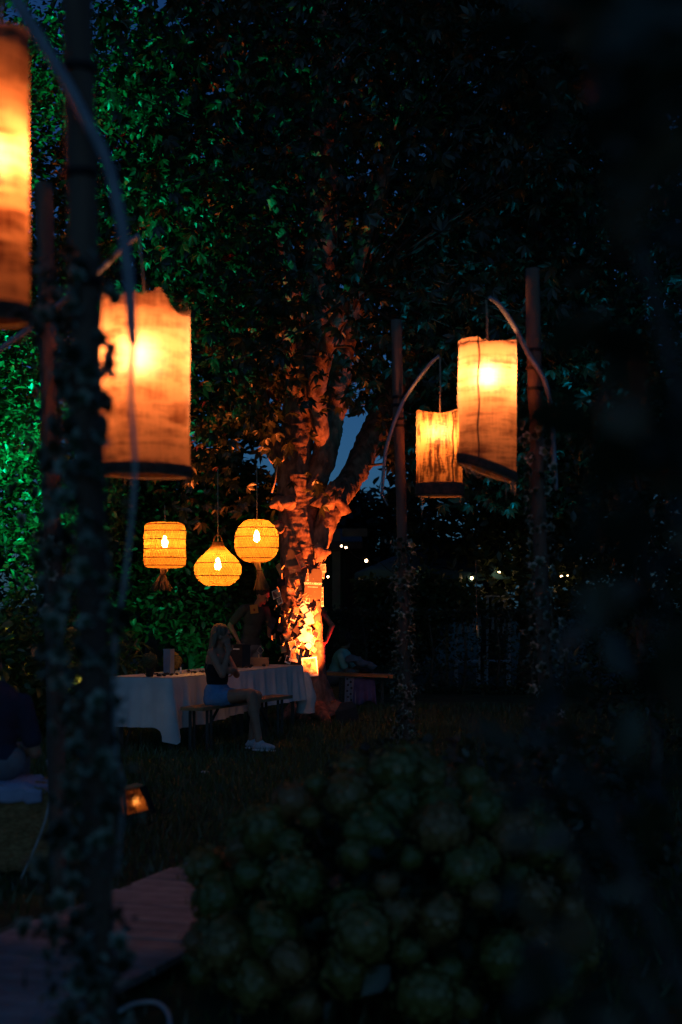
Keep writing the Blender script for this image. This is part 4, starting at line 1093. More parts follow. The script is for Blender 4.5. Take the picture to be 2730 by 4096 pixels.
garden_flood('cyan garden flood hidden by the dark shrubs beyond the pole', (3.4, 15.2, 0), (2.4, 17.8, 5.2), 260, (.0, .62, 1.0), 70, clens)
garden_flood('red garden flood low behind the tree root', (.10, 19.72, -.11), (-.52, 19.76, 1.45), 230, (1.0, .035, .025), 38, glow('red_lens', (1, .04, .03), 2))
garden_flood('small yellow garden light deep in the low shrub', (-3.92, 16.3, .2), (-3.85, 16.9, 1.0), 26, (1.0, .72, .08), 120, ylens)
garden_flood('yellow garden light between the ivy pole and the second pole', (-3.05, 16.4, .28), (-3.0, 16.9, .9), 14, (1.0, .72, .1), 120, ylens)
gs = thing('garden_spotlight', 'tilted garden spotlight seen edge on as a bright streak beside the table', 'spotlight', (P(462, 2810, 14.2).x, 14.2, 0))
q = P(462, 2812, 14.2); Rg = Matrix.Rotation(math.radians(35), 3, 'Y')
b = MB().ball((0, 0, 0), (.009, .03, .036), 12, 8); b.v = [Rg @ v+q for v in b.v]; b.build('lens', glow('white_lens', (1, .8, .45), 9), gs)
b = MB().ball((0, 0, 0), (.05, .03, .032), 12, 8); b.v = [Rg @ (v+Vector((-.05, 0, 0)))+q for v in b.v]; b.build('housing', M['black'], gs)
MB().tube([(q.x-.04, q.y, 0), (q.x-.04, q.y, q.z-.02)], .01, 6).build('spike', M['black'], gs)

# ================================================================== prints, pegs and board on the trunk
def trunk_at(z):
    y = HY-(z-CAMZ)*F/TD
    for i in range(len(trunk_px)-1):
        if trunk_px[i][1] >= y >= trunk_px[i+1][1]:
            k = (trunk_px[i][1]-y)/(trunk_px[i][1]-trunk_px[i+1][1])
            a, b = trunk_px[i], trunk_px[i+1]; return (a[0]+(b[0]-a[0])*k-CX)*TD/F, (a[2]+(b[2]-a[2])*k)*TD/F
    return -.52, .26
def on_trunk(x, y, out=.03):
    d = TD-.3
    for _ in range(6):
        q = P(x, y, d); xc, R = trunk_at(q.z); e = q.x-xc; R = R+out
        d = TD-(math.sqrt(R*R-e*e) if abs(e) < R*.96 else .28*R)
    xc, R = trunk_at(q.z); nx = max(-.9, min(.9, (q.x-xc)/(R+.03)))
    nrm = Vector((nx*.75, -math.sqrt(max(.1, 1-nx*nx*.56)), 0)).normalized()
    return P(x, y, d), nrm
def face(nrm, deg, tilt=0.0):
    z = Vector((0, 0, 1)); right = z.cross(nrm*-1).normalized()*-1
    right = Vector((-nrm.y, nrm.x, 0)).normalized()
    R = Matrix((right, z, nrm)).transposed()       # x right, y up, z out of the trunk
    return R @ Matrix.Rotation(tilt, 3, 'X') @ Matrix.Rotation(math.radians(deg), 3, 'Z')
peg_mb = MB().box((0, 0, 0), (.011, .075, .009)).box((0, -.002, .011), (.010, .070, .007))
peg_me = peg_mb.mesh('peg', M['peg'], smooth=False)
def peg(x, y, deg=0, out=.055):
    q, nrm = on_trunk(x, y, out)
    o = place('clothes_peg', peg_me, None, q, face(nrm, deg))
    tag(o, ('small wooden clothes peg on the upper trunk, level with the lettered board' if y < 2350 else 'small wooden clothes peg halfway down the trunk, level with the upper glowing heap' if y < 2500 else 'small wooden clothes peg low on the trunk, level with the large bordered prints'), 'peg', 'wooden pegs on the trunk')
def snap(label, x, y, w, h, deg, border='paper', pic='print', group=None, out=.035, tilt=.0, name='photo_print', rows=1, bottom=.22):
    q, nrm = on_trunk(x, y, out); k = q.y/F; W, H = w*k, h*k
    t = thing(name, label, 'photograph', q, group)
    mb = MB(); nu = 6; c = random.uniform(-.12, .12)
    for zz in (0, -.002):
        mb.grid(lambda i, j: Vector(((i-.5)*W, (j-.5)*H, zz+c*W*((i-.5)**2)*4+.03*H*(j-.5)**2)), nu, 4)
    mb.build('paper', M[border], None); po = bpy.context.scene.collection.objects[-1]
    return t, q, nrm, W, H, c, po
def photo(label, x, y, w, h, deg, border='paper', pic='print', group=None, out=.035, tilt=0.0, rows=1, bottom=.2, pg=None):
    q, nrm = on_trunk(x, y, out); k = q.y/F; W, H = w*k, h*k
    t = thing('photo_print', label, 'photograph', q, group)
    t.matrix_basis = Matrix.Translation(q) @ face(nrm, deg, tilt).to_4x4()
    c = random.uniform(.05, .22)*random.choice((-1, 1))
    def curve(x_, y_): return c*W*(x_/W)**2+.12*H*(y_/H)**2
    mb = MB()
    mb.grid(lambda i, j: Vector(((i-.5)*W, (j-.5)*H, curve((i-.5)*W, (j-.5)*H))), 6, 5)
    mb.grid(lambda i, j: Vector(((.5-i)*W, (j-.5)*H, curve((.5-i)*W, (j-.5)*H)-.0015)), 6, 5)
    o = mesh_obj('paper', mb.mesh('paper', M[border]), None, t)
    if pic:
        for r in range(rows):
            y0 = -.5+bottom if rows == 1 else -.5+.05+r*(.9/rows)+.02
            y1 = .5-.08 if rows == 1 else -.5+.05+(r+1)*(.9/rows)-.02
            mb = MB().grid(lambda i, j: Vector(((i-.5)*W*.82, (y0+(y1-y0)*j)*H, curve((i-.5)*W*.82, (y0+(y1-y0)*j)*H)+.0018)), 6, 4)
            mesh_obj('picture', mb.mesh('picture', M[pic]), None, t)
    if pg is not None: peg(x+pg[0], y+pg[1], pg[2], out+.02)
    return t
photo('large dark brown sheet below the pointed shadow on the trunk', 1177, 2240, 62, 74, -14, 'paper_dark', None, out=.06)
photo('dark strip of three frames slanting across the brown sheet', 1204, 2245, 24, 60, 24, 'dot', 'print_dark', rows=3, out=.085)
photo('dark glossy print sagging below the brown sheet', 1181, 2277, 50, 30, 10, 'paper_dark', 'print_dark', out=.075)
photo('tan print of two figures tilted beside the round lamp', 1119, 2277, 27, 46, 34, 'print_orange', 'print_orange', pg=(14, -9, -45), out=.06)
photo('dusky purple print below the tilted tan one', 1127, 2327, 42, 32, 3, 'print_dark', 'print_dark', pg=(2, -22, 6))
photo('plain orange print next to the dusky purple one', 1168, 2330, 34, 34, -6, 'print_orange', 'print_orange', pg=(14, 10, 24))
photo('curled orange print leaning against the plain one', 1192, 2342, 24, 44, 20, 'print_orange', 'print_orange', pg=(-6, 16, -30))
photo('cream print sticking out from the trunk above the man', 1106, 2376, 46, 34, 17, 'paper', 'print', pg=(8, -20, 30), out=.09, bottom=.08)
photo('orange snapshot of a dark head below the plain print', 1171, 2366, 46, 28, -4, 'print_orange', 'print', pg=(-6, -14, 30), bottom=.08)
photo('white bordered print above the corner of the lettered board', 1288, 2274, 40, 34, 4, 'paper', 'print', pg=(-8, -14, -30), out=.07)
photo('slim pale print hanging beside the lettered board', 1294, 2300, 12, 30, -10, 'paper', 'print', out=.05)
photo('long white strip hanging down at the edge of the board', 1289, 2388, 13, 78, 2, 'paper', 'print', rows=4, out=.05)
photo('thin upright ticket pegged to the corner of the board', 1231, 2308, 10, 32, 0, 'paper', 'print', pg=(0, -22, 0), out=.075)
for (x, y, w, h, dg) in ((1204, 2402, 20, 24, 35), (1222, 2392, 16, 34, -20), (1232, 2400, 17, 30, -3), (1212, 2415, 14, 26, 8)):
    photo('small white print in the bright cluster under the board', x, y, w, h, dg, 'paper', 'print', 'white prints under the board', out=random.uniform(.03, .07), pg=(-4, -14, dg-40))
for (x, y) in ((1218, 2438), (1232, 2446), (1226, 2462), (1240, 2462), (1246, 2480), (1234, 2484), (1213, 2428)):
    photo('overexposed white print in the upper glowing heap', x, y, random.uniform(20, 28), random.uniform(24, 34), random.uniform(-50, 40), 'paper', None, 'overexposed prints, upper heap', out=random.uniform(.04, .09))
photo('small white framed print with a dark picture, left of the upper heap', 1177, 2468, 23, 34, -24, 'paper', 'print_dark', pg=(6, -20, -14), out=.05)
photo('clear plastic sleeve with bright glints sticking out beside the man', 1090, 2492, 36, 48, -30, 'print_dark', 'print_dark', out=.08)
photo('dark rosy print overlapping the plastic sleeve', 1124, 2506, 30, 44, -17, 'dot', 'print_dark', pg=(-4, -26, -8), out=.05)
photo('blurry orange print pegged halfway down the trunk', 1158, 2518, 28, 38, -24, 'print_orange', 'print', pg=(0, -16, -24))
photo('dark square print slanting beside the lower heap', 1189, 2521, 28, 26, -38, 'paper_dark', None, out=.06)
for (x, y, pc) in ((1120, 2405, 'print'), (1142, 2425, None), (1130, 2452, 'print_dark'), (1160, 2412, 'print_dark'), (1186, 2440, 'print'), (1150, 2545, 'print'), (1128, 2556, 'print_dark'), (1172, 2580, 'print_orange'), (1196, 2570, 'print_dark'), (1200, 2500, 'print'), (1155, 2640, 'print_dark'), (1262, 2450, 'print'), (1270, 2500, None), (1262, 2540, 'print_dark'), (1255, 2600, 'print')):
    photo('small curled print in the dense crowd of cards round the trunk', x, y, random.uniform(20, 32), random.uniform(22, 38), random.uniform(-50, 50), random.choice(('paper', 'print_orange', 'dot', 'paper_dark')), pc, 'small curled prints crowding the trunk', out=random.uniform(.03, .09))
photo('plain tan card in the shade of the trunk', 1149, 2470, 20, 22, 0, 'print_orange', None)
for (x, y) in ((1216, 2526), (1228, 2540), (1240, 2548), (1236, 2528), (1222, 2556), (1246, 2566), (1238, 2580), (1210, 2548), (1224, 2515)):
    photo('overexposed white print in the lower glowing heap', x, y, random.uniform(20, 30), random.uniform(22, 36), random.uniform(-60, 40), 'paper', None if random.random() < .6 else 'print', 'overexposed prints, lower heap', out=random.uniform(.04, .09))
photo('orange print of a face low on the shaded side of the trunk', 1135, 2596, 30, 30, 10, 'print_orange', 'print', pg=(2, -24, -28), out=.05)
photo('white bordered print of two people pegged above the table corner', 1178, 2621, 38, 52, -9, 'paper', 'print', pg=(8, -22, -24), out=.06)
photo('narrow white print between the two large bordered prints', 1210, 2628, 17, 28, 4, 'paper', 'print', pg=(6, -16, -24), out=.05)
photo('largest white bordered print, lowest on the trunk', 1241, 2668, 62, 78, 6, 'paper', 'print', out=.09, tilt=.05, bottom=.12)
for (x, y, dg) in ((1104, 2430, -35), (1160, 2442, -32), (1202, 2480, -50), (1100, 2545, -5), (1090, 2552, 10), (1122, 2636, -35), (1260, 2220, 0), (1256, 2248, 8), (1298, 2240, -35), (1266, 2180, -40), (1150, 2490, 4), (1142, 2470, 6), (1170, 2560, 8), (1190, 2590, -20), (1240, 2610, -4), (1262, 2440, -40), (1195, 2610, 30), (1215, 2470, 20), (1250, 2585, 15)):
    peg(x, y, dg)
mb = MB()
for (y0, y1, sl) in ((2262, 2270, 10), (2310, 2318, -8), (2352, 2365, 6), (2420, 2430, -10), (2500, 2495, 8), (2585, 2578, -6)):
    pts = []
    for i in range(17):
        x = 1118+i*(172/16); q, nn = on_trunk(x, y0+(y1-y0)*i/16+sl*math.sin(i*.5), .03); pts.append(q)
    mb.tube(pts, .004, 5)
t = mb.build('twine', M['twine']); tag(t, 'brown twine wound round the trunk under the prints', 'twine')
# lettered board
q, nrm = on_trunk(1252, 2334, .06); k = q.y/F; W, H = 76*k, 118*k
bd = thing('sign_board', 'dark olive board with a stepped arched top and white CREATE A MEMORY lettering', 'sign', q)
bd.matrix_basis = Matrix.Translation(q) @ face(nrm, -2, 0).to_4x4()
out = [(-.5, -.5), (.5, -.5), (.5, .38), (.42, .5), (-.02, .5), (-.10, .44), (-.14, .30), (-.30, .30), (-.40, .27), (-.46, .18)]
vs = [Vector((x*W, y*H, z)) for z in (0, .012) for x, y in out]; m_ = len(out)
mb = MB().add(vs, [tuple(range(m_-1, -1, -1)), tuple(range(m_, 2*m_))]+[(i, (i+1) % m_, m_+(i+1) % m_, m_+i) for i in range(m_)])
mesh_obj('board', mb.mesh('board', M['board'], smooth=False), None, bd)
fc = bpy.data.curves.new('lettering', 'FONT'); fc.body = 'CREATE A MEMORY'; fc.align_x = 'CENTER'; fc.size = .036; fc.extrude = .0015; fc.space_character = .92; fc.offset = .0012
fo = bpy.data.objects.new('lettering_curve', fc); COL.objects.link(fo)
fm = bpy.data.meshes.new_from_object(fo.evaluated_get(bpy.context.evaluated_depsgraph_get())); fm.name = 'lettering'; bpy.data.objects.remove(fo)
fm.materials.clear(); fm.materials.append(M['letter'])
fo = mesh_obj('lettering', fm, None, bd, (0.0, -.015, .0145))
fo.scale = (.86, 1.15, 1)
mb = MB(); x_ = -.30*W
for wd_ in (.07, .10, .05, .12, .05, .08):
    mb.box((x_+wd_*W/2, -.12*H, .0135), (wd_*W, .009, .002)); x_ += wd_*W+.02*W
mesh_obj('small_print', mb.mesh('small_print', M['letter'], smooth=False), None, bd)
for (x_, y_) in ((-.17, .32), (0.0, .16), (-.3, -.3), (.1, -.28), (-.1, -.42)):
    mb = MB().ball((x_*W, y_*H, .013), (.004, .005, .002), 8, 6); mesh_obj('speckle', mb.mesh('speckle', M['peg']), None, bd)

# ================================================================== people
def remesh(name, mb, m, parent, voxel=.007, smooth=4):
    me = mb.mesh(name+'_raw', m); o = bpy.data.objects.new(name+'_raw', me); COL.objects.link(o)
    r = o.modifiers.new('r', 'REMESH'); r.mode = 'VOXEL'; r.voxel_size = voxel; r.use_smooth_shade = True
    s = o.modifiers.new('s', 'SMOOTH'); s.factor = .5; s.iterations = smooth
    dg = bpy.context.evaluated_depsgraph_get(); ev = o.evaluated_get(dg)
    me2 = bpy.data.meshes.new_from_object(ev); me2.name = name
    bpy.data.objects.remove(o); bpy.data.meshes.remove(me)
    off = base(parent) if parent is not None else Vector()
    me2.transform(Matrix.Translation(-off))
    if not me2.materials: me2.materials.append(m)
    o2 = mesh_obj(name, me2, None, parent); return o2
def cap(mb, p, q, r0, r1, n=12):
    p, q = Vector(p), Vector(q); d = q-p; L = d.length
    pts, rs = [], []
    dn = d/L
    for k in range(5):
        a = PI/2*k/4; pts.append(p-dn*r0*math.cos(a)); rs.append(max(r0*math.sin(a), .0008))
    for k in range(1, 4): pts.append(p+d*k/4); rs.append(r0+(r1-r0)*k/4)
    for k in range(5):
        a = PI/2*k/4; pts.append(q+dn*r1*math.sin(a)); rs.append(max(r1*math.cos(a), .0008))
    mb.tube(pts, rs, n, True)
def frame(f, up=(0, 0, 1)):
    f = Vector(f).normalized(); upv = Vector(up); r = f.cross(upv).normalized(); w = r.cross(f)
    return Matrix((r, f, w)).transposed()   # x right, y forward, z up
def hand(mb, w, h, nrm, curl=.5, sgn=1):
    h = Vector(h).normalized(); nrm = Vector(nrm); nrm = (nrm-h*nrm.dot(h)).normalized(); sd = h.cross(nrm)*sgn
    w = Vector(w); R = Matrix((sd, h, nrm)).transposed()
    mb.ball(w+h*.045, (.039, .052, .017), 12, 8, R)
    for i, l in enumerate((.070, .078, .072, .056)):
        b = w+h*(.084-.004*abs(i-1.3))+sd*(.030-.020*i)
        d1 = (h*math.cos(curl)+nrm*math.sin(curl)); d2 = (h*math.cos(curl*2.1)+nrm*math.sin(curl*2.1))
        cap(mb, b-h*.02, b+d1*l*.52, .0095, .0088, 8); cap(mb, b+d1*l*.52, b+d1*l*.52+d2*l*.48, .0088, .0075, 8)
    b = w+h*.022+sd*.030; d1 = (h*.62+sd*.70+nrm*.35).normalized(); d2 = (h*.9+sd*.25+nrm*.4).normalized()
    cap(mb, b, b+d1*.042, .012, .0105, 8); cap(mb, b+d1*.042, b+d1*.042+d2*.032, .0105, .0085, 8)
def person(label, loc, J, skin, wear, hairstyle, headdir, head_up=(0, 0, 1), feet=True, fem=False):
    """J: joints in world space. wear: dict of garments."""
    t = thing('person', label, 'person', loc)
    mb = MB(); V_ = Vector
    g = lambda k: V_(J[k])
    wmul = .97 if fem else 1.0
    tors = (g('neck')-g('pelvis')).normalized(); sh = (g('sh_r')-g('sh_l')).normalized(); fw = tors.cross(sh)*-1
    Rt_ = Matrix((sh, tors.cross(sh).normalized(), tors)).transposed()
    waist = g('pelvis').lerp(g('neck'), .38); chest = g('pelvis').lerp(g('neck'), .72)
    def torso(mb, e):
        mb.ball(g('pelvis')+tors*.02, (.165*wmul+e, .115+e, .13+e), 18, 12, Rt_)
        mb.ball(waist, (.135*wmul+e, .10+e, .15+e), 18, 12, Rt_)
        mb.ball(chest, (.165*wmul+e, .115+e, .17+e), 18, 12, Rt_)
    torso(mb, 0)
    cap(mb, g('sh_l')+(g('sh_r')-g('sh_l'))*.12, g('sh_r')-(g('sh_r')-g('sh_l'))*.12, .055*wmul, .055*wmul)
    cap(mb, g('neck')-tors*.05, g('head')-V_(head_up)*.05, .055*wmul, .05*wmul)
    Rh = frame(headdir, head_up); H = g('head')
    mb.ball(H+Rh @ V_((0, -.005, .02)), (.075, .095, .10), 20, 14, Rh)
    mb.ball(H+Rh @ V_((0, .025, -.05)), (.058, .066, .068), 16, 12, Rh)
    cap(mb, H+Rh @ V_((0, .085, .012)), H+Rh @ V_((0, .108, -.022)), .010, .014, 8)
    mb.ball(H+Rh @ V_((0, .078, -.088)), (.022, .016, .014), 10, 8, Rh)
    for s in (-1, 1):
        mb.ball(H+Rh @ V_((s*.076, -.008, -.012)), (.010, .020, .031), 10, 8, Rh)
        mb.ball(H+Rh @ V_((s*.032, .082, .030)), (.024, .010, .008), 8, 6, Rh)
    for s in ('l', 'r'):
        cap(mb, g('sh_'+s), g('el_'+s), .047*wmul, .038*wmul); cap(mb, g('el_'+s), g('wr_'+s), .039*wmul, .026*wmul)
        hand(mb, g('wr_'+s), J['hd_'+s], J['hn_'+s], J.get('curl', .45), 1 if s == 'l' else -1)
        hp, kn, an = g('hip_'+s), g('kn_'+s), g('an_'+s)
        cap(mb, hp, kn, .092, .060); cap(mb, kn, an, .057, .038)
        cf = kn.lerp(an, .3); bd_ = (an-kn).normalized(); mb.ball(cf-V_(J['toe_'+s]).normalized()*.018, (.046, .046, .10), 12, 8)
        cap(mb, an-V_((0, 0, .03)), an+V_(J['toe_'+s]).normalized()*.13-V_((0, 0, .055)), .036, .026)
    remesh('body', mb, skin, t, .0075, 3)
    eb = MB()
    for s in (-1, 1): eb.ball(H+Rh @ V_((s*.031, .083, .012)), .010, 8, 6)
    eb.build('eyes', M['eye'], t)
    MB().ball(H+Rh @ V_((0, .088, -.058)), (.022, .008, .008), 10, 6, Rh).build('mouth', M['lip'], t)
    if 'shirt' in wear:
        mb = MB(); torso(mb, .013); cap(mb, g('sh_l')+(g('sh_r')-g('sh_l'))*.1, g('sh_r')-(g('sh_r')-g('sh_l'))*.1, .068*wmul, .068*wmul)
        for s in ('l', 'r'): cap(mb, g('sh_'+s), g('sh_'+s).lerp(g('el_'+s), wear.get('sleeve', .72)), .066*wmul, .062*wmul)
        remesh('shirt', mb, wear['shirt'], t, .011, 3)
    if 'top' in wear:
        mb = MB(); mb.ball(waist, (.135*wmul+.014, .112, .15), 18, 12, Rt_)
        mb.ball(g('pelvis').lerp(g('neck'), .58), (.165*wmul+.010, .127, .135), 18, 12, Rt_)
        remesh('strapless_top', mb, wear['top'], t, .011, 3)
    if 'shorts' in wear:
        mb = MB(); mb.ball(g('pelvis')+tors*.02, (.165*wmul+.018, .133, .145), 18, 12, Rt_)
        for s in ('l', 'r'): cap(mb, g('hip_'+s), g('hip_'+s).lerp(g('kn_'+s), .36), .108*wmul, .098*wmul)
        remesh('denim_shorts', mb, wear['shorts'], t, .011, 3)
    if 'trousers' in wear:
        mb = MB(); mb.ball(g('pelvis')+tors*.0, (.165*wmul+.014, .13, .135), 18, 12, Rt_)
        for s in ('l', 'r'):
            cap(mb, g('hip_'+s), g('kn_'+s), .103*wmul, .074*wmul); cap(mb, g('kn_'+s), g('kn_'+s).lerp(g('an_'+s), .97), .074*wmul, .060*wmul)
        remesh('trousers', mb, wear['trousers'], t, .011, 3)
    if feet:
        for s in ('l', 'r'):
            an = g('an_'+s); td = V_(J['toe_'+s]).normalized(); Rf = frame(td); mb = MB()
            c = an+td*.055; c.z = an.z-.065
            mb.ball(c+V_((0, 0, .012)), (.047, .135, .04), 16, 10, Rf); mb.ball(an-V_((0, 0, .035))+td*.01, (.044, .065, .055), 14, 10, Rf)
            remesh('shoe', mb, wear.get('shoe', M['shoe']), t, .009, 2)
            sb = MB().ball(c-V_((0, 0, .022)), (.05, .14, .016), 16, 6, Rf); sb.build('sole', M['paper'] if wear.get('shoe') is None else M['black'], t)
    mb = MB()
    if hairstyle == 'long':
        mb.ball(H+Rh @ V_((0, -.018, .038)), (.088, .100, .098), 18, 12, Rh)
        for k in range(15):
            a = -1.35+2.7*k/14; s0 = H+Rh @ V_((math.sin(a)*.085, -.035-.055*math.cos(a), .02)); s1 = s0+Rh @ V_((math.sin(a)*.01, -.035, -.16)); s2 = s1+V_((0, 0, -.17))+Rh @ V_((0, -.01+.01*math.sin(k*2), 0))
            cap(mb, s0, s1, .026, .020, 8); cap(mb, s1, s2+V_((random.gauss(0, .02), random.gauss(0, .02), random.uniform(-.05, .03))), .020, .007, 8)
    elif hairstyle == 'curly':
        mb.ball(H+Rh @ V_((0, -.03, .04)), (.11, .12, .115), 18, 12, Rh)
        for k in range(70):
            a, b = random.uniform(0, 2*PI), random.uniform(-.5, 1.4); v = V_((math.cos(a)*math.cos(b)*.11, -.03+math.sin(a)*math.cos(b)*.115, .04+math.sin(b)*.11))
            if v.y < .06: mb.ball(H+Rh @ v, .026, 8, 6)
    else:
        mb.ball(H+Rh @ V_((0, -.016, .036)), (.081, .098, .094), 18, 12, Rh)
    remesh('hair', mb, wear['hair'], t, .010, 2)
    return t

f = Vector((.915, -.404, 0)); l = Vector((.404, .915, 0))
hip = Vector((-1.30, 14.92, .55))
J = dict(pelvis=hip, neck=hip+f*.005+Vector((0, 0, .49)), head=hip+f*.055+Vector((0, 0, .625)),
    sh_l=hip+l*.155+f*.0+Vector((0, 0, .45)), sh_r=hip-l*.155+f*.015+Vector((0, 0, .45)),
    el_r=hip-l*.17+f*.155+Vector((0, 0, .225)), wr_r=hip-l*.06+f*.165+Vector((0, 0, .455)),
    el_l=hip+l*.19+f*.13+Vector((0, 0, .21)), wr_l=hip+l*.0+f*.20+Vector((0, 0, .27)),
    hd_r=l*.15-f*.12+Vector((0, 0, 1)), hn_r=-f*.8+l*.6, hd_l=-l+f*.1, hn_l=(-f.x, -f.y, 0),
    hip_l=hip+l*.09-Vector((0, 0, .03)), hip_r=hip-l*.09-Vector((0, 0, .03)),
    kn_l=hip+l*.07+f*.43+Vector((0, 0, .0)), kn_r=hip-l*.10+f*.45+Vector((0, 0, .03)),
    an_l=hip+l*.02+f*.40+Vector((0, 0, -.45)), an_r=hip-l*.13+f*.56+Vector((0, 0, -.45)), toe_l=f*.98+l*.1, toe_r=f, curl=.7)
person('woman with long fair hair in a black top and denim shorts, seated hand to mouth', (hip.x, hip.y, 0), J, M['skin'],
       dict(top=M['black_top'], shorts=M['denim'], hair=M['hair_fair']), 'long', f*.93+l*.36, fem=True)

m0 = Vector((P(1000, 2400, 19.75).x, 19.75, 0)); f = Vector((.72, -.69, 0)).normalized(); l = Vector((-f.y, f.x, 0))
mp_ = m0+Vector((0, 0, .93))
J = dict(pelvis=mp_, neck=mp_+Vector((.09, -.05, .55)), head=mp_+Vector((.185, -.12, .685)),
    sh_l=mp_+l*.19+Vector((.07, -.03, .50)), sh_r=mp_-l*.20+Vector((.06, -.03, .50)),
    el_r=mp_-l*.22+Vector((-.11, .02, .27)), wr_r=mp_-l*.16+Vector((-.04, -.08, .07)), el_l=mp_+l*.24+f*.08+Vector((.05, 0, .24)), wr_l=mp_+l*.12+f*.26+Vector((0, 0, .14)),
    hd_r=f*.4+Vector((0, 0, -1)), hn_r=l, hd_l=f*.8-l*.5, hn_l=(0, 0, -1),
    hip_l=mp_+l*.095-Vector((0, 0, .04)), hip_r=mp_-l*.095-Vector((0, 0, .04)), kn_l=mp_+l*.11+f*.03-Vector((0, 0, .47)), kn_r=mp_-l*.11+f*.03-Vector((0, 0, .47)),
    an_l=mp_+l*.12-Vector((0, 0, .84)), an_r=mp_-l*.12-Vector((0, 0, .84)), toe_l=f+l*.2, toe_r=f-l*.2)
man = person('man in a dark tee with an orange print, bowing his head behind the table', m0, J, M['skin'],
       dict(shirt=M['tee_grey'], trousers=M['trouser'], hair=M['hair_dark'], shoe=M['black']), 'short', f*.75+Vector((.25, .1, -.55)), (.35, -.25, .9))
q = P(1017, 2436, 19.53); mb = MB().box(q, (.115, .008, .12), Matrix.Rotation(-.12, 3, 'Y') @ Matrix.Rotation(.45, 3, 'Z')); mb.build('chest_print', M['orange_patch'], man, smooth=False)
MB().ball(q+Vector((.0, -.007, -.012)), (.017, .003, .02), 10, 6).build('print_dot', M['red_ink'], man)

b0 = Vector((P(1238, 2400, 19.95).x, 19.95, 0)); bp_ = b0+Vector((0, 0, .92))
J = dict(pelvis=bp_+Vector((.03, 0, 0)), neck=bp_+Vector((0, 0, .53)), head=bp_+Vector((-.03, .0, .66)), sh_l=bp_+Vector((-.19, 0, .48)), sh_r=bp_+Vector((.165, -.02, .475)),
    el_r=bp_+Vector((.32, -.05, .27)), wr_r=bp_+Vector((.235, -.10, .045)), el_l=bp_+Vector((-.24, -.03, .22)), wr_l=bp_+Vector((-.18, -.2, .1)),
    hd_r=(-.55, -.15, -.7), hn_r=(-.6, .3, .3), hd_l=(.2, -.9, 0), hn_l=(0, 0, -1),
    hip_l=bp_+Vector((-.09, 0, -.03)), hip_r=bp_+Vector((.12, 0, -.03)), kn_l=bp_+Vector((-.1, -.03, -.46)), kn_r=bp_+Vector((.155, -.03, -.46)),
    an_l=bp_+Vector((-.11, 0, -.83)), an_r=bp_+Vector((.17, 0, -.83)), toe_l=(-.2, -1, 0), toe_r=(.2, -1, 0))
person('person behind the trunk with one red lit arm bent hand on hip', b0, J, M['skin'], dict(sleeve=.22, shirt=M['tee_grey'], trousers=M['trouser'], hair=M['hair_dark'], shoe=M['black']), 'short', (-.4, .9, 0))

s0 = Vector((P(1335, 2690, 21.7).x, 21.7, 0)); hip = s0+Vector((-.02, 0, .36)); f = Vector((.95, -.3, 0)).normalized(); l = Vector((-f.y, f.x, 0))
J = dict(pelvis=hip, neck=hip+f*.19+Vector((0, 0, .40)), head=hip+f*.20+Vector((0, .02, .56)), sh_l=hip+l*.19+f*.17+Vector((0, 0, .36)), sh_r=hip-l*.19+f*.19+Vector((0, 0, .34)),
    el_r=hip-l*.2+f*.28+Vector((0, 0, .14)), wr_r=hip-l*.08+f*.46+Vector((0, 0, .11)), el_l=hip+l*.2+f*.3+Vector((0, 0, .14)), wr_l=hip+l*.08+f*.5+Vector((0, 0, .12)),
    hd_r=f, hn_r=(0, 0, -1), hd_l=f, hn_l=(0, 0, -1), hip_l=hip+l*.1-Vector((0, 0, .02)), hip_r=hip-l*.1-Vector((0, 0, .02)),
    kn_l=hip+l*.16+f*.38+Vector((0, 0, .08)), kn_r=hip-l*.18+f*.36+Vector((0, 0, .08)), an_l=hip+l*.1+f*.36-Vector((0, 0, .26)), an_r=hip-l*.12+f*.30-Vector((0, 0, .26)), toe_l=f, toe_r=f)
person('person in a mint tee hunched on the ground behind the low orange bench', s0, J, M['skin_dark'], dict(shirt=M['tee_teal'], trousers=M['trouser'], hair=M['hair_dark'], shoe=M['black']), 'curly', f*.6+Vector((.3, .8, 0)))
t = MB().box(s0+Vector((-.03, .02, .13)), (.5, .4, .22)).build('straw_cushion', M['hay'], smooth=False); tag(t, 'small straw cushion under the person in mint', 'cushion')

# straw bale and the person on it
hb = thing('straw_bale', 'straw bale under the person in navy at the picture edge', 'bale', (-2.15, 8.35, 0))
mb = MB(); bx = (1.0, .48, .48)
def bale_face(fn):
    mb.grid(fn, 26, 14)
c0 = Vector((-2.16, 8.35, .24)); hx, hy, hz = .5, .25, .24
def rough(v): return v+Vector((noise.noise(v*9), noise.noise(v*9+Vector((5, 0, 0))), noise.noise(v*9+Vector((0, 5, 0)))))*.025
for (o, a, b) in (((0,-1,0),(1,0,0),(0,0,1)), ((0,1,0),(-1,0,0),(0,0,1)), ((0,0,1),(1,0,0),(0,1,0)), ((1,0,0),(0,1,0),(0,0,1)), ((-1,0,0),(0,-1,0),(0,0,1))):
    o, a, b = Vector(o), Vector(a), Vector(b)
    mb.grid(lambda i, j: rough(c0+Vector(((o.x+a.x*(2*i-1)+b.x*(2*j-1))*hx, (o.y+a.y*(2*i-1)+b.y*(2*j-1))*hy, (o.z+a.z*(2*i-1)+b.z*(2*j-1))*hz))), 26, 14)
mb.build('straw', M['hay'], hb)
mb = MB()
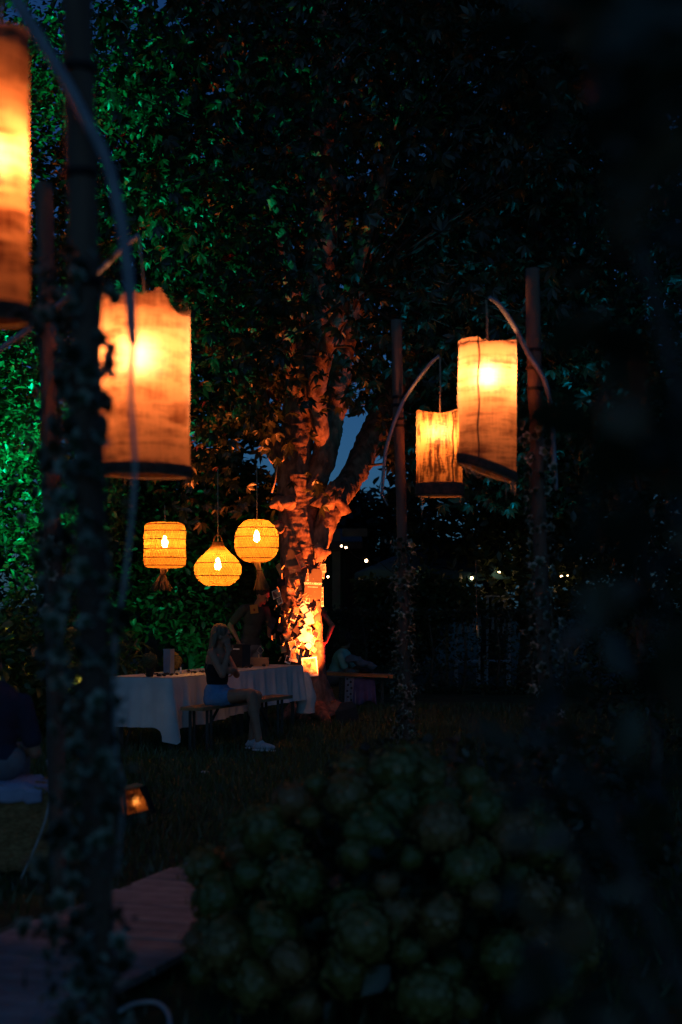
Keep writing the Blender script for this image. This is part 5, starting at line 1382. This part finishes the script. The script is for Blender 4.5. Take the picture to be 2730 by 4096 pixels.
for k in range(700):
    s = random.choice((-1, 1)); p = c0+Vector((random.uniform(-hx, hx), -hy-.005, random.uniform(-hz, hz))) if random.random() < .7 else c0+Vector((random.uniform(-hx, hx), random.uniform(-hy, hy), hz))
    d_ = Vector((random.gauss(0, 1), random.gauss(0, .3)-.15, random.gauss(0, .6))).normalized()*random.uniform(.04, .10); w_ = Vector((0, .002, .003))
    mb.add([p-d_*.5-w_, p-d_*.5+w_, p+d_*.5], [(0, 1, 2)])
mb.build('loose_straw', M['hay'], hb, kind='stuff')
for dx in (-.22, .2):
    MB().tube([c0+Vector((dx, -hy-.012, -hz)), c0+Vector((dx, -hy-.02, 0)), c0+Vector((dx, -hy-.01, hz+.01)), c0+Vector((dx, 0, hz+.012)), c0+Vector((dx, hy+.01, hz))], .005, 5).build('binder_twine', M['twine'], hb)
def tow(i, j):
    x = -2.72+1.02*i; y = 8.06+.5*j; z = .50+.018*noise.noise(Vector((x*7, y*7, 0)))
    if j < .2: z -= (.2-j)/.2*(.07+.03*math.sin(i*9)); y = 8.075
    if i > .9: z -= .02
    return Vector((x, y, z))
t = MB().grid(tow, 50, 24).build('towel', M['blue_cloth']); tag(t, 'pale blue towel spread over the straw bale', 'towel')
sm_ = t.modifiers.new('thick', 'SOLIDIFY'); sm_.thickness = .008
mb = MB()
for k in range(40):
    x = -1.70+random.gauss(0, .01); y = random.uniform(8.08, 8.5); mb.tube([(x, y, .487), (x+.03, y, .475), (x+.045+random.gauss(0, .01), y, .45)], .003, 4)
mb.build('fringe', M['blue_cloth'], t)
hip = Vector((-2.05, 8.35, .60)); f = Vector((-.15, 1, 0)).normalized(); l = Vector((-1, -.15, 0)).normalized()
J = dict(pelvis=hip, neck=hip+f*.02+Vector((0, 0, .43)), head=hip+f*.05+Vector((-.03, 0, .57)), sh_l=hip+l*.19+Vector((0, 0, .36)), sh_r=hip-l*.175+Vector((0, 0, .34)),
    el_r=hip-l*.245+Vector((0, .02, .05)), wr_r=hip-l*.12+f*.22+Vector((0, 0, .06)), el_l=hip+l*.25+f*.05+Vector((0, 0, .08)), wr_l=hip+l*.1+f*.25+Vector((0, 0, .08)),
    hd_r=f+l*.3, hn_r=(0, 0, -1), hd_l=f-l*.3, hn_l=(0, 0, -1), hip_l=hip+l*.1, hip_r=hip-l*.1, kn_l=hip+l*.13+f*.45, kn_r=hip-l*.12+f*.45,
    an_l=hip+l*.13+f*.48-Vector((0, 0, .51)), an_r=hip-l*.12+f*.48-Vector((0, 0, .51)), toe_l=f, toe_r=f)
person('person in a navy tee seen from behind, sitting on the straw bale', (hip.x, hip.y, 0), J, M['skin'], dict(shirt=M['tee_navy'], trousers=M['trouser'], hair=M['hair_dark'], shoe=M['black']), 'short', f)

# ================================================================== ground lantern by the ivy pole
q = P(540, 3262, 10.2); q.z = 0
gl = thing('ground_lantern', 'small glass candle lantern glowing on the lawn beside the ivy pole', 'lantern', q)
MB().box(q+Vector((0, 0, .02)), (.2, .17, .03)).build('base', M['glass_frame'], gl, smooth=False)
for dx in (-.09, .09):
    for dy in (-.075, .075): MB().bar(q+Vector((dx, dy, .035)), q+Vector((dx*.75, dy*.75, .21)), .012, .012).build('corner_post', M['glass_frame'], gl, smooth=False)
MB().box(q+Vector((0, 0, .215)), (.155, .13, .012)).build('top', M['box_wood'], gl, smooth=False)
MB().bar(q+Vector((.12, -.05, 0)), q+Vector((.07, -.06, .21)), .05, .012).build('flap', M['black'], gl, smooth=False)
c = MB().lathe(q+Vector((.02, 0, .035)), [(.02, 0), (.02, .05)], 12).build('candle', M['paper'], gl)
MB().ball(q+Vector((.02, 0, .108)), (.007, .007, .016), 10, 8).build('flame', M['flame'], c)
for (ax, sg) in (((1, 0), 1), ((1, 0), -1), ((0, 1), 1), ((0, 1), -1)):
    hx, hy = (.09, .075)
    if ax[0]: pn = [(-hx, sg*hy, .036), (hx, sg*hy, .036), (hx*.75, sg*hy*.75, .205), (-hx*.75, sg*hy*.75, .205)]
    else: pn = [(sg*hx, -hy, .036), (sg*hx, hy, .036), (sg*hx*.75, hy*.75, .205), (sg*hx*.75, -hy*.75, .205)]
    MB().add([q+Vector(v) for v in pn], [(0, 1, 2, 3)]).build('pane', M['amber_pane'], gl, smooth=False)
gl.rotation_euler = (0, math.radians(-9), math.radians(28))

# ================================================================== round mophead bush in front
bush = thing('hydrangea_bush', 'big dim bush of round mophead blooms in front of the lawn', 'bush', (0.0, 5.9, 0))
head_mes = []
for hv in range(4):
    fl_mb = MB()
    def lump(v): return 1+.42*noise.noise(v*1.6+Vector((hv*7.3, 0, 0)))+.16*noise.noise(v*4+Vector((0, hv*3.1, 0)))
    for k in range(110):
        z = 1-2*(k+.5)/110; a = k*2.39996+random.uniform(-.2, .2); r = math.sqrt(1-z*z); nrm = Vector((r*math.cos(a), r*math.sin(a), z))
        A, B, _ = basis(nrm); A2 = (A*math.cos(k)+B*math.sin(k)); B2 = nrm.cross(A2); c = nrm*lump(nrm)*(.90+.2*random.random())
        s = random.uniform(.11, .20)
        fl_mb.add([c, c+A2*s+nrm*.03, c+(A2+B2)*s*.55, c+B2*s+nrm*.03, c+(B2-A2)*s*.55, c-A2*s+nrm*.03, c-(A2+B2)*s*.55, c-B2*s+nrm*.03, c+(A2-B2)*s*.55],
                  [(0, 8, 1, 2), (0, 2, 3, 4), (0, 4, 5, 6), (0, 6, 7, 8)])
    core = MB().ball((0, 0, 0), 1, 12, 9); fl_mb.add([v*lump(v)*.84 for v in core.v], core.f)
    head_mes.append(fl_mb.mesh('flower_head', M['petal']))
BC, BR = Vector((.21, 5.95, .18)), Vector((.82, 1.0, .68))
heads = []
tries = 0
while len(heads) < 120 and tries < 20000:
    tries += 1
    v = Vector((random.gauss(0, 1), random.gauss(0, 1)-.35, random.gauss(.25, .9))).normalized()
    p = BC+Vector((v.x*BR.x, v.y*BR.y, v.z*BR.z))*random.uniform(.86, 1.02)
    if p.z < .06: continue
    r = random.choice((random.uniform(.045, .07), random.uniform(.07, .12), random.uniform(.08, .12)))
    if all((p-h_).length > (r+rr)*.78 for h_, rr in heads): heads.append((p, r))
for p, r in heads:
    place('flower_head', random.choice(head_mes), bush, p, Matrix.Rotation(random.uniform(0, 6), 3, 'Z') @ Matrix.Rotation(random.uniform(0, 6), 3, 'X'), r)
st = MB()
for p, r in heads: st.tube([Vector((BC.x+(p.x-BC.x)*.25, BC.y+(p.y-BC.y)*.25, 0)), BC.lerp(p, .6)-Vector((0, 0, .1)), p], [.009, .006, .004], 5)
st.build('stem', M['bark_grey'], bush)
bl_v, bl_f = leaf_t(1.0, .62, .12, .2); bleaf = np_mesh('leaf', bl_v, bl_f, M['leaf_bush'])
lp = []
for k in range(290):
    v = Vector((random.gauss(0, 1), random.gauss(0, 1)-.3, random.gauss(.2, .9))).normalized()
    p = BC+Vector((v.x*BR.x, v.y*BR.y, v.z*BR.z))*random.uniform(.7, .97); p.z = max(p.z, .04); lp.append(p)
for p, R in zip(lp, rand_frames(len(lp), .2, .7)): place('leaf', bleaf, bush, p, Matrix(R.tolist()), random.uniform(.09, .15))
# inner mass so the bush is not see-through
pts = crown_points(BC-Vector((0, 0, .05)), BR*.86, 3000, .8, -1.0)
o = mesh_obj('inner_foliage', scatter('inner_foliage', bl_v, bl_f, pts, .07+.05*rng.random(len(pts)), M['leaf_far']), None, bush); o.location = -bush.location; o['kind'] = 'stuff'

# low lawn-edge shrub between bush and bench, and tall dark shrub close to the lens
ls = thing('shrub', 'low dark shrub at the lawn edge behind the mophead bush', 'shrub', (.55, 7.4, 0))
pts = crown_points((.75, 7.4, .35), (1.0, .7, .62), 3200, .8, -.3)
o = mesh_obj('foliage', scatter('foliage', bl_v, bl_f, pts, .05+.05*rng.random(len(pts)), M['leaf_far']), None, ls); o.location = -ls.location; o['kind'] = 'stuff'
mb = MB()
for k in range(8): mb.tube([(.6+.1*k-.3, 7.4, 0), (.6+.12*k-.35, 7.4+random.uniform(-.3, .3), .4), (.6+.17*k-.55, 7.4+random.uniform(-.4, .4), .8)], [.01, .007, .003], 5)
mb.build('stem', M['bark_grey'], ls)

def near_shrub(label, boxes, n_, basept, size):
    t = thing('shrub', label, 'shrub', basept); b = Vector(basept)
    pts = []
    for k in range(n_):
        (x0, x1, y0, y1, d0, d1) = random.choice(boxes)
        pts.append(P(random.uniform(x0, x1), random.uniform(y0, y1), random.uniform(d0, d1)))
    me = np_mesh('leaf', bl_v, bl_f, M['leaf_near'])
    for p, R in zip(pts, rand_frames(len(pts), .3, .7)): place('leaf', me, t, p, Matrix(R.tolist()), size*random.uniform(.7, 1.3))
    mb = MB()
    for p in pts[::14]:
        mb.tube([b, b.lerp(p, .5)+Vector((.12, .05, .1)), p], [.012, .007, .003], 6)
    mb.build('branch', M['bark_grey'], t)
near_shrub('tall blurred shrub close to the viewer along the dark side of the picture', [(2350, 3000, -200, 900, 1.0, 1.9), (2380, 3000, 900, 2500, 1.2, 2.1), (2050, 3000, 2500, 4200, 1.3, 2.4), (2050, 2800, -200, 420, 1.5, 2.2)], 290, (.62, 1.7, 0), .075)
tall = leafy_tree('shrub', 'tall dark shrub standing beyond the pole with the tilted lantern', 'shrub', (2.55, 11.6, 0),
           [((2.75, 11.8, 1.9), (1.0, .9, 2.0), 6500)], LF, M['leaf_far'], .05, 2.8, sizes=(.06, .05), thr=-.3)
